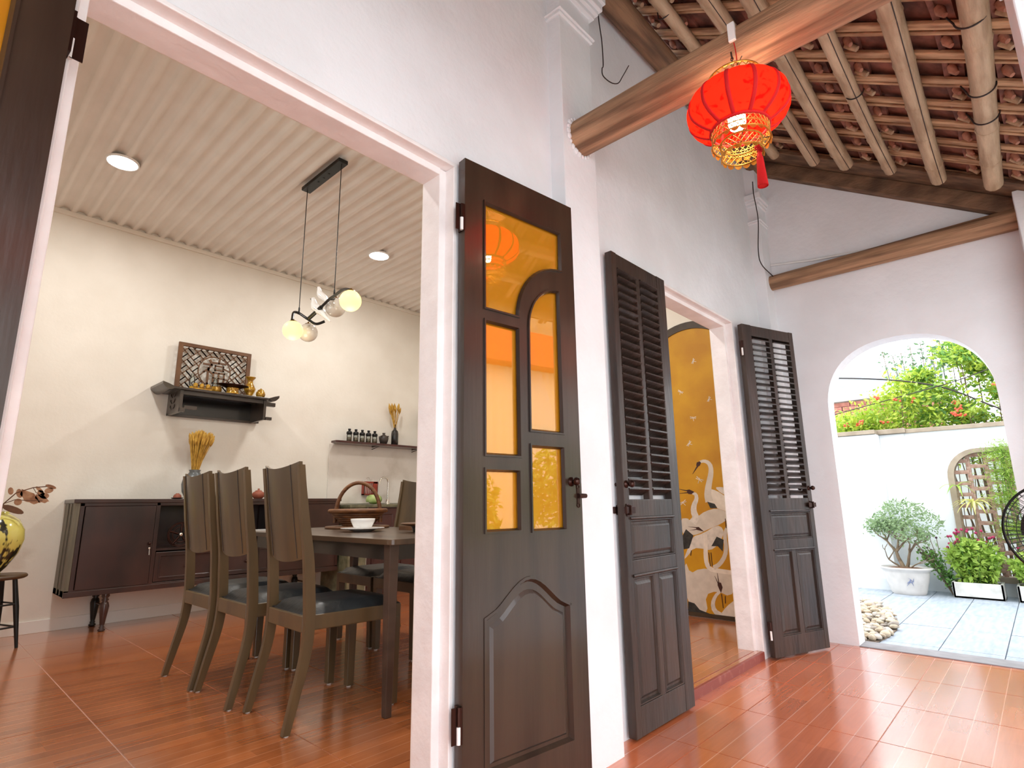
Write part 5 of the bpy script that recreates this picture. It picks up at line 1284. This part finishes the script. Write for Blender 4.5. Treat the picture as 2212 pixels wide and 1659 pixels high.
# planter troughs
m_conc = M('white_concrete', (214,214,210), (188,186,180), scale=9, rough=.8, bump=.3, bscale=20)
def trough(y0, y1, lb, leaf_h, seed, fl):
    t = thing('planter_trough', lb, 'planter', (6.97,(y0+y1)/2,0)); h = (y1-y0)/2
    b = B(); b.box((-.12,-h,0),(.12,h,.02)); b.box((-.12,-h,0),(-.10,h,.14)); b.box((.10,-h,0),(.12,h,.14)); b.box((-.12,-h,0),(.12,-h+.02,.14)); b.box((-.12,h-.02,0),(.12,h,.14)); b.build('trough', m_conc, t, bev=.003)
    B().box((-.10,-h+.02,.02),(.10,h-.02,.125)).build('soil', M('trough_soil', (96,76,56), rough=.95), t)
    r_ = random.Random(seed)
    def f():
        u = r_.uniform(-1,1); v = r_.uniform(-1,1); z = .13+leaf_h*(1-.4*u*u)*r_.random()**.8; k = .6+.9*(z-.13)/leaf_h
        return (v*.11*k, u*h*.95*k, z)
    leafcloud('foliage', m_l2, t, 1500, f, .058, r_, asp=.5)
    b = B()
    for i in range(26): 
        p = f(); b.tube([(p[0]*.3,p[1]*.4,.12),(p[0]*.8,p[1]*.8,p[2]*.6+.04),p], .003, 4, cap=False)
    b.build('stems', m_l4, t, fix=False)
    for i in range(fl):
        u = r_.uniform(-1,1); p = (r_.uniform(-.12,.10), u*h*1.15, .13+leaf_h*(1.12-.3*u*u)+r_.uniform(-.10,.06))
        b = B(); b.sphere(p, .0125, 8); b.tube([(p[0]*.7,p[1]*.8,p[2]-.14),p], .0022, 4, cap=False, mi=1); b.build('flower', [m_mag, m_l4], t)
    return t
m_mag = M('magenta_flower', (168,40,84), (130,30,70), scale=60, rough=.7)
trough(.395,.765,'white concrete trough of leafy plants with magenta globe flowers',.40,3,30)
trough(-.10,.305,'white concrete trough partly hidden behind the standing fan',.30,9,8)
dk = thing('flowering_shrub', 'loose shrub with dark seed heads between bonsai pot and white trough', 'plant', (6.98,.83,0))
r_ = random.Random(15)
def f2():
    t = r_.random(); return (r_.gauss(0,.04), -.08+.20*t+r_.gauss(0,.035), .10+.36*t*(.6+.4*r_.random())+r_.gauss(0,.02))
leafcloud('foliage', m_l4, dk, 420, f2, .042, r_, asp=.5)
b = B(); bb = B()
for i in range(14):
    e = (r_.gauss(0,.04), .02+.19*r_.random(), .33+.22*r_.random()); b.tube([(0,-.05,0.0),(e[0]*.5,e[1]*.3,e[2]*.55),e], .003, 4, cap=False); bb.sphere(e, .011, 8)
b.build('stems', m_bark, dk, fix=False); bb.build('seed_heads', M('seed_head', (72,40,60), rough=.8), dk)
# strap-leaved plant and feathery creeper before the lattice
def strap(name, x, y, z, n, L_, mat, lb, seed, stem=True):
    t = thing(name, lb, 'plant', (x,y,0)); r_ = random.Random(seed)
    if stem: B().tube([(0,0,0),(.01,.01,z*.5),(0,0,z)], .010, 8).build('stem', m_bark, t)
    for k in range(n):
        a = 2*pi*k/n+r_.uniform(-.2,.2); e = r_.uniform(.15,1.0); b = B(); P = []
        for i in range(7):
            u = i/6; P.append((L_*u*cos(a), L_*u*sin(a), z+L_*(e*u-.95*u*u*(1.1-e*.3))))
        w = [.002,.008,.010,.0095,.008,.005,.001]; vs = []
        for i, p in enumerate(P): nx, ny = -sin(a), cos(a); vs += [(p[0]+nx*w[i],p[1]+ny*w[i],p[2]+.002),(p[0],p[1],p[2]-.001),(p[0]-nx*w[i],p[1]-ny*w[i],p[2]+.002)]
        b.add(vs, [(3*i+j,3*i+j+1,3*i+j+4,3*i+j+3) for i in range(6) for j in (0,1)], 0, True); b.build('strap_leaf', mat, t, fix=False)
strap('strap_leaf_plant', 7.05, .515, .86, 26, .17, LEAF('pale_yellow_leaf', (206,206,110), (226,222,150)), 'yellow strap-leaved plant rising above the trough before the lattice', 6)
strap('strap_leaf_plant', 7.08, .62, 1.02, 9, .15, m_l2, 'thin green strap-leaved plant against the left of the lattice', 16)
cr = thing('feathery_creeper', 'fine-leaved bright green creeper hanging over the right of the lattice', 'plant', (7.10,.22,0)); r_ = random.Random(31)
def f3():
    t = r_.random(); k = r_.choice((1.32,1.12,.90,.62)); return (r_.gauss(0,.05), r_.gauss(.02,.075), k+r_.gauss(0,.055))
leafcloud('foliage', m_l2, cr, 3600, f3, .045, r_, asp=.10)
b = B()
for k in range(4): b.tube(crv([(0,-.08+.05*k,0),(.02,-.05+.04*k,.5),(0,.0+.02*k,1.0),(.0,.02,1.36)]), .004, 5)
b.build('stems', m_l4, cr)

# bushes above the garden wall
def topz(y): 
    K = [(-1.2,2.9),(-.2,2.86),(.3,2.80),(.6,2.72),(.85,2.40),(1.1,2.14),(1.4,1.92),(1.75,1.76),(2.3,1.5)]
    for (a, za), (c, zc) in zip(K, K[1:]):
        if a <= y <= c: return lerp(za, zc, (y-a)/(c-a))
    return 1.5
def bush(lb, y0, y1, x0, x1, n, mats, seed, size, fl, dens=1.0):
    t = thing('flowering_bush', lb, 'bush', ((x0+x1)/2,(y0+y1)/2,-.1)); r_ = random.Random(seed); cx, cy = (x0+x1)/2, (y0+y1)/2
    cl = []
    while len(cl) < 95:
        y = r_.uniform(y0,y1); z = lerp(1.3, topz(y)+.02, r_.random()**.75); cl.append((r_.uniform(x0,x1),y,z,r_.uniform(.07,.15)))
    for m_, frac in mats:
        def f():
            c_ = r_.choice(cl); return (c_[0]-cx+r_.gauss(0,c_[3]*.6), c_[1]-cy+r_.gauss(0,c_[3]*.62), c_[2]+.1+r_.gauss(0,c_[3]*.52))
        leafcloud('foliage', m_, t, int(n*frac), f, size, r_, asp=.42)
    b = B()
    for k in range(30):
        c_ = r_.choice(cl); b.tube([(r_.uniform(-.1,.1),(c_[1]-cy)*.3,0),((c_[0]-cx)*.5,(c_[1]-cy)*.7,c_[2]*.55),(c_[0]-cx,c_[1]-cy,c_[2]+.1)], [.018,.009,.004], 5, cap=False)
    b.build('branches', m_bark, t, fix=False)
    for k in range(fl):
        c_ = r_.choice(cl); p = (x0-cx-.05+r_.uniform(-.04,.05), c_[1]-cy, max(1.75,c_[2])+.1); b = B()
        for i in range(7): b.sphere((p[0]+r_.gauss(0,.016),p[1]+r_.gauss(0,.018),p[2]+r_.gauss(0,.014)), .012, 6)
        b.build('flower', m_or, t)
m_or = M('orange_flower', (232,112,76), (214,70,58), scale=40, rough=.7)
bush('yellow-green flowering bush over the left part of the garden wall', .95, 1.75, 7.45, 7.95, 5200, ((m_l3,.75),(m_l2,.25)), 41, .06, 6)
bush('tall green bush with orange flowers over the right part of the garden wall', -.35, 1.05, 7.5, 8.3, 12500, ((m_l3,.40),(m_l2,.35),(m_l4,.25)), 43, .068, 12)
sp = thing('tall_shrub', 'sparse tall leafy shoots sticking up into the sky above the bush', 'plant', (8.1,.75,-.1)); r_ = random.Random(51); b = B(); tl = []
for k in range(9):
    y = -.35+.11*k; e = (r_.uniform(-.1,.1), y*.9, 2.72+r_.uniform(0,.20)-.12*abs(y)); b.tube([(0,y*.3,0),(0,y*.7,1.6),e], .004, 4, cap=False); tl.append(e)
b.build('shoots', m_bark, sp, fix=False)
def f4():
    e = r_.choice(tl); t = r_.random(); return (e[0]+r_.gauss(0,.03), e[1]*(1-.05*t)+r_.gauss(0,.03), e[2]-.38*t)
leafcloud('foliage', LEAF('grey_green_leaf', (92,124,96), (120,146,112)), sp, 300, f4, .055, r_, asp=.5)
# overhead cables
wire('overhead_cable', [(7.4,2.6,2.42),(7.5,1.665*.965,2.333),(7.5,.735,2.12),(7.5,.172,1.77),(7.5,-1.0,1.0)], .0085, 'thick black overhead cable sagging from the left over the bushes')
wire('overhead_cable', [(7.42,2.6,1.70),(7.42,1.68,1.89),(7.42,.565,2.10),(7.42,.10,2.23),(7.42,-1.0,2.5)], .005, 'thin dark overhead cable rising to the right across the bushes')
# neighbour's shed: brick gable, white band and sheet roof
hs = thing('brick_shed', 'neighbouring brick shed with pale blue corrugated roof behind the bushes', 'building', (10,2.9,0))
B().box((.02,-2.0,-.1),(1.6,3.5,2.42)).build('wall', M('shed_mortar', (206,190,180), rough=.95), hs)
bm_ = B().box((-.05,-.108,-.031),(.05,.108,.031)).build('brick', M('red_brick', (178,122,108), (150,92,80), scale=14, rough=.9)); bme = bm_.data; COL.objects.unlink(bm_); D.objects.remove(bm_)
for r0 in range(15):
    for c0_ in range(9): inst('brick', bme, hs, (.03+rs.uniform(-.008,.008), -1.9+.228*c0_+(.114 if r0 % 2 else 0), 1.42+.068*r0), rot=(0,0,rs.uniform(-.03,.03)))
B().box((-.10,-2.05,2.42),(1.6,3.5,2.53)).build('white_band', m_gwall, hs)
b = B(); vs = []; K = 180
for i in range(K+1):
    y = -2.1+5.7*i/K; z = .012*sin(i*pi/2)
    vs += [(-.18,y,2.545+z),(1.7,y,3.16+z)]
b.add(vs, [(2*i,2*i+1,2*i+3,2*i+2) for i in range(K)]); b.build('sheet_roof', M('blue_sheet', (104,122,138), (92,110,128), scale=4, rough=.5), hs, fix=False)
b = B(); b.box((8.9,-6,-.1),(9.0,1.0,1.5)); struct(b.build('wall_neighbour', m_gwall))

# ================================================================== standing fan by the right edge
fn = thing('standing_fan', 'black pedestal fan at the right edge in front of the arch', 'fan', (3.60,-.050,0), radians(-4))
B().lathe([(.17,0),(.175,.010),(.16,.024),(.04,.034),(.022,.06),(.016,.09)], n=32).build('base', m_black, fn)
B().tube([(0,0,.08),(0,0,.66)], .013, 12).build('pole', m_chrome, fn)
B().tube([(.02,0,.755),(.06,0,.755),(.13,0,.752),(.16,0,.75)], [.045,.055,.050,.020], 18).build('motor', m_black, fn)
X = Matrix.Translation((-.03,0,.757)) @ Matrix.Rotation(radians(-90),4,'Y')
b = B(); 
for r, z in ((.217,0),(.214,.022),(.200,.040),(.165,.052),(.125,.058),(.085,.060),(.045,.061)): b.tube([(r*cos(a),r*sin(a),z) for a in [2*pi*i/48 for i in range(48)]], .0035 if r > .21 else .0016, 6, closed=True, X=X)
b.tube([(.2185*cos(a),.2185*sin(a),-.006) for a in [2*pi*i/48 for i in range(48)]], .006, 6, closed=True, X=X)
for k in range(64):
    a = 2*pi*k/64; b.tube([(.217*cos(a),.217*sin(a),0),(.200*cos(a),.200*sin(a),.040),(.125*cos(a),.125*sin(a),.058),(.03*cos(a),.03*sin(a),.061)], .0014, 4, cap=False, X=X)
    b.tube([(.217*cos(a),.217*sin(a),0),(.190*cos(a),.190*sin(a),-.045),(.05*cos(a),.05*sin(a),-.065)], .0014, 4, cap=False, X=X)
b.lathe([(.036,.058),(.036,.066),(0,.068)], n=20, X=X); b.build('guard', m_black, fn, fix=False)
for k in range(5):
    b = B(); a0 = 2*pi*k/5; N = 8; vs = []
    for i in range(N+1):
        r = .03+.125*i/N
        for j in range(5):
            a = a0+(j/4-.5)*(1.0-.1*i/N); vs.append((r*cos(a), r*sin(a), .010*(j-2)*.9))
    b.add(vs, [(i*5+j,i*5+j+1,(i+1)*5+j+1,(i+1)*5+j) for i in range(N) for j in range(4)], 0, True, X); b.build('blade', m_blackw, fn, fix=False)

# ================================================================== courtyard on the open side (seen in reflections)
b = B(); b.box((-8,-12,-.3),(4.2,-.36,-.06)); b.box((4.2,-12,-.3),(14,-3.0,-.06)); struct(b.build('floor', M('courtyard_paving', (206,204,200), (188,186,182), scale=4, rough=.6, world=True)))
nh = thing('neighbour_house', 'house across the courtyard with red awning, mirrored in the amber glass', 'building', (5.5,-5.2,0))
b = B(); vs = []; K = 160
for i in range(K+1):
    x = -5.0+7.2*i/K; vs += [(x,.02*sin(i*pi/2),-.1),(x,.02*sin(i*pi/2),3.3)]
b.add(vs, [(2*i,2*i+1,2*i+3,2*i+2) for i in range(K)]); b.build('corrugated_wall', M('pale_sheet', (214,206,198), rough=.5), nh, fix=False)
B().box((2.2,-.3,-.1),(7.0,.0,3.3)).build('wall', m_gwall, nh)
B().box((-5.2,-.6,3.9),(7.2,-.2,5.4)).build('sky_blocker', m_tan, nh); B().box((-5.2,-.4,3.3),(7.2,.35,3.9)).build('red_awning', M('red_awning_cloth', (214,82,44), rough=.7), nh)  # tan block above the awning is added to hide sky in the amber reflections
b = B(); 
for k in range(9): b.box((3.0+.16*k,.0,1.5),(3.02+.16*k,.03,3.0))
for k in range(7): b.box((2.95,.0,1.5+.24*k),(4.35,.03,1.52+.24*k))
b.build('window_grille', m_wire, nh); B().box((2.95,-.01,1.45),(4.35,.005,3.02)).build('window_pane', M('dark_window', (40,46,50), rough=.1), nh)
B().box((-5,-2.6,5.4),(7,-.2,5.6)).build('roof', m_rtile, nh)
for k, (x, y, h, lb) in enumerate(((3.6,-3.2,1.6,'leafy courtyard shrub mirrored in the left amber panes'),(5.6,-3.6,1.9,'leafy courtyard shrub mirrored in the right amber panes'))):
    t = thing('courtyard_shrub', lb, 'plant', (x,y,-.06)); r_ = random.Random(70+k)
    def f(): a = r_.uniform(0,6.28); u = r_.random()**.5; return (.6*u*cos(a), .5*u*sin(a), h*(.35+.65*r_.random()*(1-.5*u*u)))
    leafcloud('foliage', m_l2, t, 1500, f, .12, r_); B().tube([(0,0,0),(.02,0,h*.5),(0,.05,h*.8)], [.03,.02,.01], 6).build('trunk', m_bark, t)
